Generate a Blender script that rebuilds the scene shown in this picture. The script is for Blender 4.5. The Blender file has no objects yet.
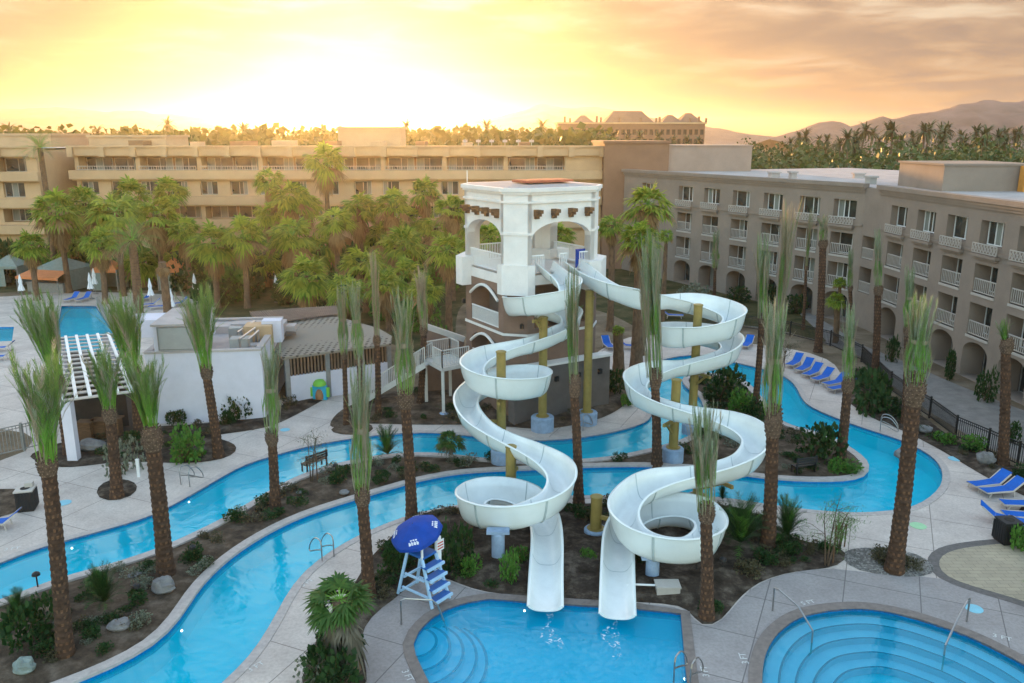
import bpy, math, random
import numpy as np
from mathutils import Vector, Matrix
from mathutils.geometry import tessellate_polygon, delaunay_2d_cdt
from mathutils import noise as mnoise
R = math.radians
rnd = random.Random(7)
scene = bpy.context.scene
COL = scene.collection

# ------------------------------------------------------------------ camera model
CAM_H, FPX = 16.5, 830.0
PITCH = math.atan((341.5-135)/FPX)
CP, SP = math.cos(PITCH), math.sin(PITCH)
def ray(u, v):
    dx = (u-512)/FPX; dy = (341.5-v)/FPX
    return (dx, CP+dy*SP, -SP+dy*CP)
def G(u, v, z=0.0):            # point of the photograph on a level plane
    d = ray(u, v); t = (z-CAM_H)/d[2]
    return Vector((d[0]*t, d[1]*t, z))
def V(u, v, Y):                # point of the photograph at a distance
    d = ray(u, v); t = Y/d[1]
    return Vector((d[0]*t, Y, CAM_H+d[2]*t))
def ppm(Y, z=4.0):             # pixels per metre there
    return FPX/(Y*CP+(CAM_H-z)*SP)

# ------------------------------------------------------------------ mesh builder
class MB:
    def __init__(s): s.v=[]; s.f=[]; s.m=[]
    def add(s, vs, fs, m=0):
        b=len(s.v); s.v.extend([tuple(p) for p in vs])
        for i,f in enumerate(fs):
            s.f.append(tuple(b+k for k in f)); s.m.append(m if isinstance(m,int) else m[i])
    def quad(s,a,b,c,d,m=0): s.add([a,b,c,d],[(0,1,2,3)],m)
    def box(s,x0,x1,y0,y1,z0,z1,m=0,M=None):
        vs=[Vector((x,y,z)) for z in (z0,z1) for y in (y0,y1) for x in (x0,x1)]
        if M is not None: vs=[M@p for p in vs]
        s.add(vs,[(0,2,3,1),(4,5,7,6),(0,1,5,4),(2,6,7,3),(0,4,6,2),(1,3,7,5)],m)
    def beam(s,p,q,w,h,m=0,up=(0,0,1)):
        p=Vector(p);q=Vector(q);d=(q-p); L=d.length
        if L<1e-6: return
        d.normalize(); u=Vector(up)
        if abs(d.dot(u))>.99: u=Vector((0,1,0))
        sx=d.cross(u).normalized(); uz=sx.cross(d).normalized()
        vs=[]
        for o in (p,q):
            for a,b in ((-1,-1),(1,-1),(1,1),(-1,1)): vs.append(o+sx*(a*w/2)+uz*(b*h/2))
        s.add(vs,[(0,3,2,1),(4,5,6,7),(0,1,5,4),(1,2,6,5),(2,3,7,6),(3,0,4,7)],m)
    def tube(s,pts,r,n=8,m=0,cap=True):
        pts=[Vector(p) for p in pts]; k=len(pts)
        if not hasattr(r,'__len__'): r=[r]*k
        vs=[]; prev=None
        for i,p in enumerate(pts):
            t=(pts[min(i+1,k-1)]-pts[max(i-1,0)]).normalized()
            if prev is None:
                a=Vector((0,0,1)) if abs(t.z)<.9 else Vector((1,0,0))
                sx=t.cross(a).normalized()
            else:
                sx=(prev-t*prev.dot(t))
                sx=sx.normalized() if sx.length>1e-6 else t.cross(Vector((0,0,1))).normalized()
            prev=sx; sy=t.cross(sx)
            for j in range(n):
                a=2*math.pi*j/n; vs.append(p+(sx*math.cos(a)+sy*math.sin(a))*r[i])
        fs=[(i*n+j,i*n+(j+1)%n,(i+1)*n+(j+1)%n,(i+1)*n+j) for i in range(k-1) for j in range(n)]
        if cap: fs+= [tuple(reversed(range(n))),tuple(range((k-1)*n,k*n))]
        s.add(vs,fs,m)
    def lathe(s,prof,n=16,c=(0,0,0),m=0):
        vs=[];k=len(prof)
        for r,z in prof:
            for j in range(n):
                a=2*math.pi*j/n; vs.append((c[0]+r*math.cos(a),c[1]+r*math.sin(a),c[2]+z))
        fs=[(i*n+j,i*n+(j+1)%n,(i+1)*n+(j+1)%n,(i+1)*n+j) for i in range(k-1) for j in range(n)]
        fs+=[tuple(reversed(range(n))),tuple(range((k-1)*n,k*n))]
        s.add(vs,fs,m)
    def prism(s,poly,z0,z1,m=0,bottom=False):
        poly=[(p[0],p[1]) for p in poly]
        if area2(poly)<0: poly=poly[::-1]
        n=len(poly)
        vs=[(x,y,z0) for x,y in poly]+[(x,y,z1) for x,y in poly]
        fs=[(i,(i+1)%n,n+(i+1)%n,n+i) for i in range(n)]
        for t in tessellate_polygon([[Vector((x,y,0)) for x,y in poly]]):
            a,b,c=t
            if tri_area(poly[a],poly[b],poly[c])<0: a,b,c=c,b,a
            fs.append((n+a,n+b,n+c))
            if bottom: fs.append((c,b,a))
        s.add(vs,fs,m)
    def build(s,name,mats,parent=None,world=True,smooth=False,kind=None):
        me=bpy.data.meshes.new(name)
        off=Vector((0,0,0))
        if parent is not None and world:
            off=parent.get('_o'); off=Vector(off) if off is not None else Vector((0,0,0))
        if off.length>0: me.from_pydata([(x-off[0],y-off[1],z-off[2]) for x,y,z in s.v],[],s.f)
        else: me.from_pydata(s.v,[],s.f)
        if not isinstance(mats,(list,tuple)): mats=[mats]
        for mt in mats: me.materials.append(mt)
        if len(mats)>1: me.polygons.foreach_set('material_index',s.m)
        if smooth: me.polygons.foreach_set('use_smooth',[True]*len(me.polygons))
        me.update()
        o=bpy.data.objects.new(name,me); COL.objects.link(o)
        if parent is not None:
            o.parent=parent; o['_o']=tuple(off)
        if kind: o['kind']=kind
        return o
def area2(p): return sum(p[i][0]*p[(i+1)%len(p)][1]-p[(i+1)%len(p)][0]*p[i][1] for i in range(len(p)))
def tri_area(a,b,c): return (b[0]-a[0])*(c[1]-a[1])-(c[0]-a[0])*(b[1]-a[1])

def thing(name,label,cat,loc=(0,0,0),rot=0.0,group=None,own=False):
    """Empty at a thing's base.  own=True: parts are modelled in world coordinates."""
    o=bpy.data.objects.new(name,None); COL.objects.link(o)
    o.empty_display_size=.3; o.location=loc; o.rotation_euler=(0,0,rot)
    o['label']=label; o['category']=cat
    if group: o['group']=group
    o['_o']=tuple(loc) if own else (0,0,0)
    return o
def tag(o,label,cat,group=None):
    o['label']=label; o['category']=cat
    if group: o['group']=group
    return o
def inst(name,me,parent=None,loc=(0,0,0),rot=(0,0,0),scale=(1,1,1)):
    o=bpy.data.objects.new(name,me); COL.objects.link(o)
    o.location=loc; o.rotation_euler=rot; o.scale=scale
    if parent is not None: o.parent=parent
    return o
def part_copy(root,loc,rot,label,group=None,scale=None):
    r=root.copy(); COL.objects.link(r); r.location=loc; r.rotation_euler=(0,0,rot)
    r['label']=label
    if group: r['group']=group
    if scale: r.scale=scale
    for ch in list(root.children):
        c=ch.copy(); COL.objects.link(c); c.parent=r
        for g in list(ch.children):
            d=g.copy(); COL.objects.link(d); d.parent=c
    return r

# ------------------------------------------------------------------ curves in plan
def catmull(pts,closed=False,step=.5):
    P=[np.array(p,float) for p in pts]; n=len(P); out=[]
    rng=range(n) if closed else range(n-1)
    for i in rng:
        if closed: a,b,c,d=P[(i-1)%n],P[i],P[(i+1)%n],P[(i+2)%n]
        else: a,b,c,d=P[max(i-1,0)],P[i],P[i+1],P[min(i+2,n-1)]
        k=max(1,int(np.linalg.norm(c-b)/step))
        for j in range(k):
            t=j/k
            out.append(.5*((2*b)+(-a+c)*t+(2*a-5*b+4*c-d)*t*t+(-a+3*b-3*c+d)*t**3))
    if not closed: out.append(P[-1])
    return np.array(out)
def smooth_closed(p,it=2):
    for _ in range(it): p=.5*p+.25*(np.roll(p,1,0)+np.roll(p,-1,0))
    return p
def outline(px,step=.5,z=0.0,it=2):
    pts=[G(u,v,z)[:2] for u,v in px]
    return smooth_closed(catmull(pts,True,step),it)
def offset(p,d):
    """offset a closed outline; d>0 grows it"""
    p=np.asarray(p); t=np.roll(p,-1,0)-np.roll(p,1,0)
    t/=np.linalg.norm(t,axis=1)[:,None]+1e-9
    nrm=np.c_[t[:,1],-t[:,0]]
    if area2(p)<0: nrm=-nrm
    return p+nrm*d
def sheet(name,outer,holes,z,mat,kind='structure'):
    loops=[[Vector((x,y,0)) for x,y in outer]]+[[Vector((x,y,0)) for x,y in h] for h in holes]
    flat=[];ed=[]
    for l in loops:
        k=len(flat); flat+=[Vector((p.x,p.y)) for p in l]; ed+=[(k+i,k+(i+1)%len(l)) for i in range(len(l))]
    ov,oe,of,_,_,_=delaunay_2d_cdt(flat,ed,[],0,1e-5)
    tri=[(f if tri_area(ov[f[0]],ov[f[1]],ov[f[2]])>0 else f[::-1]) for f in of]
    cen=np.array([[(ov[f[0]].x+ov[f[1]].x+ov[f[2]].x)/3,(ov[f[0]].y+ov[f[1]].y+ov[f[2]].y)/3] for f in tri])
    keep=inside_many(cen,np.asarray(outer))
    for h in holes: keep&=~inside_many(cen,np.asarray(h))
    b=MB(); b.add([(p.x,p.y,z) for p in ov],[tuple(f) for f,k in zip(tri,keep) if k])
    return b.build(name,mat,kind=kind)
def inside_many(q,poly):
    x,y=q[:,0],q[:,1]; c=np.zeros(len(q),bool); n=len(poly); j=n-1
    for i in range(n):
        xi,yi=poly[i];xj,yj=poly[j]
        if yi!=yj: c^=((yi>y)!=(yj>y))&(x<(xj-xi)*(y-yi)/(yj-yi)+xi)
        j=i
    return c
def inside(p,poly):
    x,y=p; c=False; n=len(poly); j=n-1
    for i in range(n):
        xi,yi=poly[i];xj,yj=poly[j]
        if (yi>y)!=(yj>y) and x<(xj-xi)*(y-yi)/(yj-yi)+xi: c=not c
        j=i
    return c
def edge_dist(p,poly):
    a=np.asarray(poly); b=np.roll(a,-1,0); q=np.array(p)
    ab=b-a; t=np.clip(((q-a)*ab).sum(1)/((ab*ab).sum(1)+1e-12),0,1)
    return float(np.sqrt((((a+ab*t[:,None])-q)**2).sum(1)).min())
def mound(name,poly,z0,amp,mat,cell=.8,kind='structure',rise=1.2):
    """a bed of soil: finely divided, heaped towards its middle"""
    poly=np.asarray(poly)
    vs=[Vector(p) for p in poly]; n=len(vs)
    lo=poly.min(0);hi=poly.max(0)
    x=lo[0]
    while x<hi[0]:
        y=lo[1]
        while y<hi[1]:
            q=(x+rnd.uniform(-.25,.25)*cell,y+rnd.uniform(-.25,.25)*cell)
            if inside(q,poly) and edge_dist(q,poly)>cell*.35: vs.append(Vector(q))
            y+=cell
        x+=cell
    ov,oe,of,_,_,_=delaunay_2d_cdt(vs,[(i,(i+1)%n) for i in range(n)],[],1,1e-5)
    b=MB(); out=[]
    for p in ov:
        d=min(1,edge_dist(p,poly)/rise)
        h=amp*d*(.5+.6*mnoise.noise(Vector((p.x*.35,p.y*.35,1)))+.35*mnoise.noise(Vector((p.x*1.1,p.y*1.1,3))))
        out.append((p.x,p.y,z0+max(0,h)))
    fs=[]
    for f in of:
        f=list(f)
        if tri_area(ov[f[0]],ov[f[1]],ov[f[2]])<0: f=f[::-1]
        c=(ov[f[0]]+ov[f[1]]+ov[f[2]])/3
        if inside((c.x,c.y),poly): fs.append(tuple(f))
    b.add(out,fs)
    return b.build(name,mat,kind=kind,smooth=True)
def ring_strip(b,a,c,za,zc,m=0):
    n=len(a)
    vs=[(p[0],p[1],za) for p in a]+[(p[0],p[1],zc) for p in c]
    fs=[(i,(i+1)%n,n+(i+1)%n,n+i) for i in range(n)]
    if area2(a)<0 : fs=[f[::-1] for f in fs]
    b.add(vs,fs,m)
SKY_ST=.15; SKY_K=.41; SUN_E=1.15; HAZE=.00016; HAZE_TOP=84.; HAZE_G=.80; EXPO=3.55
# ------------------------------------------------------------------ materials
def new_mat(name):
    m=bpy.data.materials.new(name); m.use_nodes=True
    nt=m.node_tree; bs=nt.nodes['Principled BSDF']
    return m,nt,bs
def mat(name,col,rough=.75,var=.12,scale=3.0,bump=0.0,bscale=None,metal=0.0,spec=.3,detail=6,col2=None,stretch=None,coat=0):
    m,nt,bs=new_mat(name); N=nt.nodes; L=nt.links
    tc=N.new('ShaderNodeTexCoord'); mp=N.new('ShaderNodeMapping'); L.new(tc.outputs['Object'],mp.inputs[0])
    if stretch: mp.inputs['Scale'].default_value=stretch
    nz=N.new('ShaderNodeTexNoise'); nz.inputs['Scale'].default_value=scale; nz.inputs['Detail'].default_value=detail
    nz.inputs['Roughness'].default_value=.62
    L.new(mp.outputs[0],nz.inputs['Vector'])
    rp=N.new('ShaderNodeValToRGB'); L.new(nz.outputs['Fac'],rp.inputs[0])
    c=Vector(col); c2=Vector(col2) if col2 else c*(1+var)
    c1=c*(1-var) if not col2 else c
    rp.color_ramp.elements[0].position=.32; rp.color_ramp.elements[1].position=.68
    rp.color_ramp.elements[0].color=(*c1,1); rp.color_ramp.elements[1].color=(*[min(1,x) for x in c2],1)
    L.new(rp.outputs[0],bs.inputs['Base Color'])
    bs.inputs['Roughness'].default_value=rough; bs.inputs['Metallic'].default_value=metal
    bs.inputs['Specular IOR Level'].default_value=spec
    if coat: bs.inputs['Coat Weight'].default_value=coat; bs.inputs['Coat Roughness'].default_value=.08
    if bump:
        n2=N.new('ShaderNodeTexNoise'); n2.inputs['Scale'].default_value=bscale or scale*6; n2.inputs['Detail'].default_value=5
        L.new(mp.outputs[0],n2.inputs['Vector'])
        bp=N.new('ShaderNodeBump'); bp.inputs['Strength'].default_value=bump; bp.inputs['Distance'].default_value=.05
        L.new(n2.outputs['Fac'],bp.inputs['Height']); L.new(bp.outputs[0],bs.inputs['Normal'])
    return m
def leaf_mat(name,c1,c2,trans=.4,rough=.55):
    """leaf: diffuse plus light coming through, tone differing from leaf to leaf"""
    m=bpy.data.materials.new(name); m.use_nodes=True; nt=m.node_tree; N=nt.nodes; L=nt.links; N.clear()
    out=N.new('ShaderNodeOutputMaterial'); ge=N.new('ShaderNodeNewGeometry'); oi=N.new('ShaderNodeObjectInfo')
    mx=N.new('ShaderNodeMix'); mx.data_type='RGBA'
    ad=N.new('ShaderNodeMath'); ad.operation='MULTIPLY_ADD'; ad.inputs[1].default_value=.75
    sc=N.new('ShaderNodeMath'); sc.operation='MULTIPLY'; sc.inputs[1].default_value=.25
    L.new(oi.outputs['Random'],sc.inputs[0]); L.new(ge.outputs['Random Per Island'],ad.inputs[0]); L.new(sc.outputs[0],ad.inputs[2])
    L.new(ad.outputs[0],mx.inputs[0]); mx.inputs[6].default_value=(*c1,1); mx.inputs[7].default_value=(*c2,1)
    d=N.new('ShaderNodeBsdfPrincipled'); d.inputs['Roughness'].default_value=rough; d.inputs['Specular IOR Level'].default_value=.25
    t=N.new('ShaderNodeBsdfTranslucent'); ms=N.new('ShaderNodeMixShader'); ms.inputs[0].default_value=trans
    L.new(mx.outputs[2],d.inputs['Base Color']); L.new(mx.outputs[2],t.inputs['Color'])
    L.new(d.outputs[0],ms.inputs[1]); L.new(t.outputs[0],ms.inputs[2]); L.new(ms.outputs[0],out.inputs[0])
    return m
def emit_mat(name,col,st):
    m=bpy.data.materials.new(name); m.use_nodes=True; nt=m.node_tree; N=nt.nodes; N.clear()
    o=N.new('ShaderNodeOutputMaterial'); e=N.new('ShaderNodeEmission'); e.inputs[0].default_value=(*col,1); e.inputs[1].default_value=st
    nt.links.new(e.outputs[0],o.inputs[0]); return m
def glass_mat(name,col,rough=.06,spec=.9,var=.5,scale=.7):
    return mat(name,col,rough=rough,var=var,scale=scale,spec=spec,detail=2)
def water_mat(name,wave=3.0,strength=.12,tint=(.62,.96,1.0),body=(.0,.70,.95),turb=.34):
    m=bpy.data.materials.new(name); m.use_nodes=True; nt=m.node_tree; N=nt.nodes; L=nt.links; N.clear()
    out=N.new('ShaderNodeOutputMaterial'); tc=N.new('ShaderNodeTexCoord')
    n1=N.new('ShaderNodeTexNoise'); n1.inputs['Scale'].default_value=wave; n1.inputs['Detail'].default_value=4; n1.inputs['Distortion'].default_value=.6
    n2=N.new('ShaderNodeTexNoise'); n2.inputs['Scale'].default_value=wave*.22; n2.inputs['Detail'].default_value=2
    L.new(tc.outputs['Object'],n1.inputs['Vector']); L.new(tc.outputs['Object'],n2.inputs['Vector'])
    ad=N.new('ShaderNodeMath'); ad.operation='MULTIPLY_ADD'; ad.inputs[1].default_value=2.0
    L.new(n2.outputs['Fac'],ad.inputs[0]); L.new(n1.outputs['Fac'],ad.inputs[2])
    bp=N.new('ShaderNodeBump'); bp.inputs['Strength'].default_value=strength; bp.inputs['Distance'].default_value=.12
    L.new(ad.outputs[0],bp.inputs['Height'])
    gl=N.new('ShaderNodeBsdfGlossy'); gl.inputs['Color'].default_value=(.62,.90,1.0,1); gl.inputs['Roughness'].default_value=.03; L.new(bp.outputs[0],gl.inputs['Normal'])
    tr=N.new('ShaderNodeBsdfTransparent'); tr.inputs[0].default_value=(*tint,1)
    fr=N.new('ShaderNodeFresnel'); fr.inputs['IOR'].default_value=1.31; L.new(bp.outputs[0],fr.inputs['Normal'])
    df=N.new('ShaderNodeBsdfDiffuse'); df.inputs[0].default_value=(*body,1)      # light scattered back by the water itself
    mb=N.new('ShaderNodeMixShader'); mb.inputs[0].default_value=turb; L.new(tr.outputs[0],mb.inputs[1]); L.new(df.outputs[0],mb.inputs[2])
    ms=N.new('ShaderNodeMixShader'); L.new(fr.outputs[0],ms.inputs[0]); L.new(mb.outputs[0],ms.inputs[1]); L.new(gl.outputs[0],ms.inputs[2])
    L.new(ms.outputs[0],out.inputs[0]); return m
def deck_mat(name,c1,c2,joint=3.2):
    """cast concrete with saw-cut joints, stains and fine grain"""
    m,nt,bs=new_mat(name); N=nt.nodes; L=nt.links
    tc=N.new('ShaderNodeTexCoord'); mp=N.new('ShaderNodeMapping'); mp.inputs['Rotation'].default_value=(0,0,R(24))
    L.new(tc.outputs['Object'],mp.inputs[0])
    n=N.new('ShaderNodeTexNoise'); n.inputs['Scale'].default_value=.55; n.inputs['Detail'].default_value=9; n.inputs['Roughness'].default_value=.68
    L.new(tc.outputs['Object'],n.inputs['Vector'])
    rp=N.new('ShaderNodeValToRGB'); rp.color_ramp.elements[0].position=.3; rp.color_ramp.elements[1].position=.7
    rp.color_ramp.elements[0].color=(*c1,1); rp.color_ramp.elements[1].color=(*c2,1); L.new(n.outputs['Fac'],rp.inputs[0])
    br=N.new('ShaderNodeTexBrick'); br.offset=0; br.inputs['Scale'].default_value=1.0; br.inputs['Mortar Size'].default_value=.022
    br.inputs['Brick Width'].default_value=joint; br.inputs['Row Height'].default_value=joint; br.inputs['Mortar Smooth'].default_value=.3
    L.new(mp.outputs[0],br.inputs['Vector'])
    n3=N.new('ShaderNodeTexNoise'); n3.inputs['Scale'].default_value=9; n3.inputs['Detail'].default_value=6; L.new(tc.outputs['Object'],n3.inputs['Vector'])
    r3=N.new('ShaderNodeValToRGB'); r3.color_ramp.elements[0].position=.35; r3.color_ramp.elements[0].color=(.86,.85,.84,1); r3.color_ramp.elements[1].position=.6; r3.color_ramp.elements[1].color=(1,1,1,1)
    L.new(n3.outputs['Fac'],r3.inputs[0])
    mul=N.new('ShaderNodeMix'); mul.data_type='RGBA'; mul.blend_type='MULTIPLY'; mul.inputs[0].default_value=1
    L.new(rp.outputs[0],mul.inputs[6]); L.new(r3.outputs[0],mul.inputs[7])
    mx=N.new('ShaderNodeMix'); mx.data_type='RGBA'; L.new(br.outputs['Fac'],mx.inputs[0]); L.new(mul.outputs[2],mx.inputs[6]); mx.inputs[7].default_value=(c1[0]*.55,c1[1]*.55,c1[2]*.55,1)
    L.new(mx.outputs[2],bs.inputs['Base Color']); bs.inputs['Roughness'].default_value=.8; bs.inputs['Specular IOR Level'].default_value=.25
    bp=N.new('ShaderNodeBump'); bp.inputs['Strength'].default_value=.15; bp.inputs['Distance'].default_value=.02; L.new(n3.outputs['Fac'],bp.inputs['Height']); L.new(bp.outputs[0],bs.inputs['Normal'])
    return m
def soil_mat(name,c1,c2,c3,scale=1.1,bump=.5):
    m,nt,bs=new_mat(name); N=nt.nodes; L=nt.links
    tc=N.new('ShaderNodeTexCoord')
    n=N.new('ShaderNodeTexNoise'); n.inputs['Scale'].default_value=scale; n.inputs['Detail'].default_value=10; n.inputs['Roughness'].default_value=.7
    L.new(tc.outputs['Object'],n.inputs['Vector'])
    rp=N.new('ShaderNodeValToRGB'); e=rp.color_ramp.elements; e[0].position=.35; e[0].color=(*c1,1); e[1].position=.66; e[1].color=(*c3,1)
    x=e.new(.5); x.color=(*c2,1)
    L.new(n.outputs['Fac'],rp.inputs[0]); L.new(rp.outputs[0],bs.inputs['Base Color'])
    bs.inputs['Roughness'].default_value=.95; bs.inputs['Specular IOR Level'].default_value=.1
    n2=N.new('ShaderNodeTexNoise'); n2.inputs['Scale'].default_value=14; n2.inputs['Detail'].default_value=8; L.new(tc.outputs['Object'],n2.inputs['Vector'])
    bp=N.new('ShaderNodeBump'); bp.inputs['Strength'].default_value=bump; bp.inputs['Distance'].default_value=.06; L.new(n2.outputs['Fac'],bp.inputs['Height']); L.new(bp.outputs[0],bs.inputs['Normal'])
    return m
def gravel_mat(name):
    m,nt,bs=new_mat(name); N=nt.nodes; L=nt.links
    tc=N.new('ShaderNodeTexCoord'); v=N.new('ShaderNodeTexVoronoi'); v.inputs['Scale'].default_value=15; L.new(tc.outputs['Object'],v.inputs['Vector'])
    rp=N.new('ShaderNodeValToRGB'); e=rp.color_ramp.elements; e[0].color=(.07,.065,.06,1); e[1].color=(.36,.34,.32,1); x=e.new(.5); x.color=(.16,.15,.14,1)
    L.new(v.outputs['Color'],rp.inputs[0]); L.new(rp.outputs[0],bs.inputs['Base Color']); bs.inputs['Roughness'].default_value=.9
    bp=N.new('ShaderNodeBump'); bp.inputs['Strength'].default_value=.8; bp.inputs['Distance'].default_value=.08; bp.invert=True
    L.new(v.outputs['Distance'],bp.inputs['Height']); L.new(bp.outputs[0],bs.inputs['Normal']); return m
def paver_mat(name,c1,c2,mortar,w=.5,h=.25):
    m,nt,bs=new_mat(name); N=nt.nodes; L=nt.links
    tc=N.new('ShaderNodeTexCoord'); br=N.new('ShaderNodeTexBrick'); br.inputs['Scale'].default_value=1; br.inputs['Brick Width'].default_value=w; br.inputs['Row Height'].default_value=h
    br.inputs['Mortar Size'].default_value=.012; br.inputs['Color1'].default_value=(*c1,1); br.inputs['Color2'].default_value=(*c2,1); br.inputs['Mortar'].default_value=(*mortar,1)
    L.new(tc.outputs['Object'],br.inputs['Vector'])
    n=N.new('ShaderNodeTexNoise'); n.inputs['Scale'].default_value=.9; n.inputs['Detail'].default_value=7; L.new(tc.outputs['Object'],n.inputs['Vector'])
    r=N.new('ShaderNodeValToRGB'); r.color_ramp.elements[0].color=(.7,.7,.7,1); r.color_ramp.elements[1].color=(1.1,1.1,1.1,1); L.new(n.outputs['Fac'],r.inputs[0])
    mx=N.new('ShaderNodeMix'); mx.data_type='RGBA'; mx.blend_type='MULTIPLY'; mx.inputs[0].default_value=1; L.new(br.outputs['Color'],mx.inputs[6]); L.new(r.outputs[0],mx.inputs[7])
    L.new(mx.outputs[2],bs.inputs['Base Color']); bs.inputs['Roughness'].default_value=.85; return m
def plaster_mat(name,c1,c2):
    """pool plaster seen through water: cloudy, with a bright wave pattern in the finish"""
    return mat(name,c1,rough=.6,scale=.8,col2=c2,detail=8)

M={}
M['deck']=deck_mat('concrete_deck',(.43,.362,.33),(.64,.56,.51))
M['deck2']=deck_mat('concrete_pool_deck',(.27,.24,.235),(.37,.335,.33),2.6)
M['coping']=mat('coping_stone',(.42,.37,.35),rough=.8,var=.16,scale=5,bump=.2)
M['coping_dark']=mat('coping_brown',(.20,.165,.15),rough=.8,var=.2,scale=4,bump=.2)
M['soil']=soil_mat('mulch_soil',(.035,.026,.02),(.085,.062,.045),(.17,.13,.10))
M['soil_dark']=soil_mat('dark_mulch',(.022,.017,.013),(.055,.041,.032),(.15,.12,.095),1.4)
M['sand']=soil_mat('desert_ground',(.10,.075,.05),(.17,.13,.09),(.24,.19,.14),.4)
M['lawn']=soil_mat('garden_ground',(.025,.03,.012),(.06,.06,.025),(.12,.09,.05),.5)
M['gravel']=gravel_mat('gravel')
M['path']=mat('walkway_concrete',(.20,.185,.175),rough=.85,var=.22,scale=1.2,bump=.2)
M['paver']=paver_mat('beige_pavers',(.42,.35,.25),(.36,.30,.22),(.24,.2,.15))
M['paver_edge']=mat('dark_paver_band',(.13,.115,.11),rough=.8,var=.2,scale=6)
M['plaster']=plaster_mat('river_plaster',(.0,.64,.86),(.015,.78,.95))
M['plaster_pool']=plaster_mat('pool_plaster',(.0,.55,.80),(.02,.68,.90))
M['plaster_light']=plaster_mat('pool_plaster_light',(.03,.58,.82),(.08,.70,.90))
M['tile_blue']=mat('waterline_tile',(.0,.15,.42),rough=.25,var=.25,scale=9,spec=.5)
M['step_white']=plaster_mat('step_plaster',(.22,.52,.78),(.36,.64,.86))
M['nosing']=mat('navy_nosing_tile',(.005,.04,.17),rough=.3,var=.2,scale=8)
M['water']=water_mat('river_water',2.6,.17)
M['water_clear']=water_mat('clear_pool_water',3.0,.12,turb=.18)
M['water_pool']=water_mat('pool_water',3.4,.22,body=(.0,.58,.93),turb=.34)
M['slide']=mat('white_fibreglass',(.72,.765,.765),rough=.28,var=.035,scale=1.2,spec=.5,coat=.25)
M['slide_in']=mat('worn_fibreglass',(.70,.73,.73),rough=.33,var=.10,scale=.7,spec=.45,coat=.15)
M['seam']=mat('seam_grey',(.40,.46,.47),rough=.6,var=.15)
M['olive']=mat('olive_steel',(.27,.20,.062),rough=.5,var=.16,scale=2.2,bump=.05)
M['pier']=mat('blue_grey_concrete',(.27,.36,.50),rough=.85,var=.15,scale=3,bump=.2)
M['white_stucco']=mat('white_stucco',(.74,.705,.685),rough=.9,var=.06,scale=1.3,bump=.15,bscale=30)
M['lilac']=mat('pale_stucco',(.60,.58,.66),rough=.9,var=.06,scale=.9,bump=.15,bscale=30)
M['brown_stucco']=mat('brown_stucco',(.20,.132,.105),rough=.92,var=.12,scale=1.4,bump=.2,bscale=30)
M['grey_stucco']=mat('grey_stucco',(.12,.108,.105),rough=.92,var=.15,scale=1.2,bump=.2,bscale=30)
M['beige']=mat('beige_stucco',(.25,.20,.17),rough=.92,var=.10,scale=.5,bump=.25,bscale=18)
M['beige_shaded']=mat('shaded_beige_stucco',(.085,.066,.058),rough=.92,var=.10,scale=.5,bump=.25,bscale=18)  # facade beige darkened: recess shade painted into the backs of the openings
M['beige_pale']=mat('pale_beige_stucco',(.34,.245,.20),rough=.92,var=.10,scale=.5)
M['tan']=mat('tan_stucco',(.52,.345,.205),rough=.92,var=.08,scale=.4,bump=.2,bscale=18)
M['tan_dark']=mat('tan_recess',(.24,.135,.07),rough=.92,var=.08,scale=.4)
M['terracotta']=mat('brown_block',(.24,.135,.088),rough=.92,var=.1,scale=.4,bump=.2,bscale=18)
M['roof']=mat('pale_roofing',(.55,.50,.47),rough=.9,var=.2,scale=.35)
M['roof_white']=mat('white_roofing',(.42,.37,.355),rough=1,spec=.05,var=.14,scale=.6)
M['roof_red']=mat('red_roof_panel',(.40,.12,.07),rough=.8,var=.2,scale=2)
def dots_mat(name,c1,c2,sc):
    m,nt,bs=new_mat(name); N=nt.nodes; L=nt.links; tc=N.new('ShaderNodeTexCoord'); v=N.new('ShaderNodeTexVoronoi'); v.inputs['Scale'].default_value=sc; v.inputs['Randomness'].default_value=.12
    L.new(tc.outputs['Object'],v.inputs['Vector']); r=N.new('ShaderNodeValToRGB'); r.color_ramp.elements[0].position=.22; r.color_ramp.elements[0].color=(*c2,1); r.color_ramp.elements[1].position=.34; r.color_ramp.elements[1].color=(*c1,1)
    L.new(v.outputs['Distance'],r.inputs[0]); L.new(r.outputs[0],bs.inputs['Base Color']); bs.inputs['Roughness'].default_value=1; bs.inputs['Specular IOR Level'].default_value=.05; return m
M['corrugated']=dots_mat('perforated_metal',(.25,.22,.185),(.07,.06,.05),2.6)
M['brown_roof']=mat('brown_metal_roof',(.15,.11,.09),rough=.7,var=.2,scale=1.3)
M['glass']=glass_mat('dark_glass',(.035,.045,.045))
M['curtain']=mat('curtain_cloth',(.20,.215,.20),rough=.95,var=.3,scale=6,stretch=(4,4,.05))
M['door_glass']=glass_mat('balcony_door_glass',(.05,.07,.068),spec=.7)
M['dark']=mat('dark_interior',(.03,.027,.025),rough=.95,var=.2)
M['white_metal']=mat('white_paint',(.76,.76,.77),rough=.45,var=.04,scale=4)
M['pale_metal']=mat('cream_paint',(.44,.40,.37),rough=.55,var=.06,scale=4)
M['black_metal']=mat('black_iron',(.018,.018,.02),rough=.5,var=.2,scale=4)
M['grey_metal']=mat('grey_fence_metal',(.22,.215,.21),rough=.5,var=.15,scale=4)
M['steel']=mat('brushed_steel',(.34,.33,.33),rough=.3,var=.12,scale=6,metal=.85)
M['wood_dark']=mat('dark_timber',(.12,.065,.035),rough=.8,var=.3,scale=3,stretch=(1,1,6))
M['blue_sling']=mat('blue_sling_fabric',(.0,.10,.47),rough=.7,var=.12,scale=5)
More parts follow.
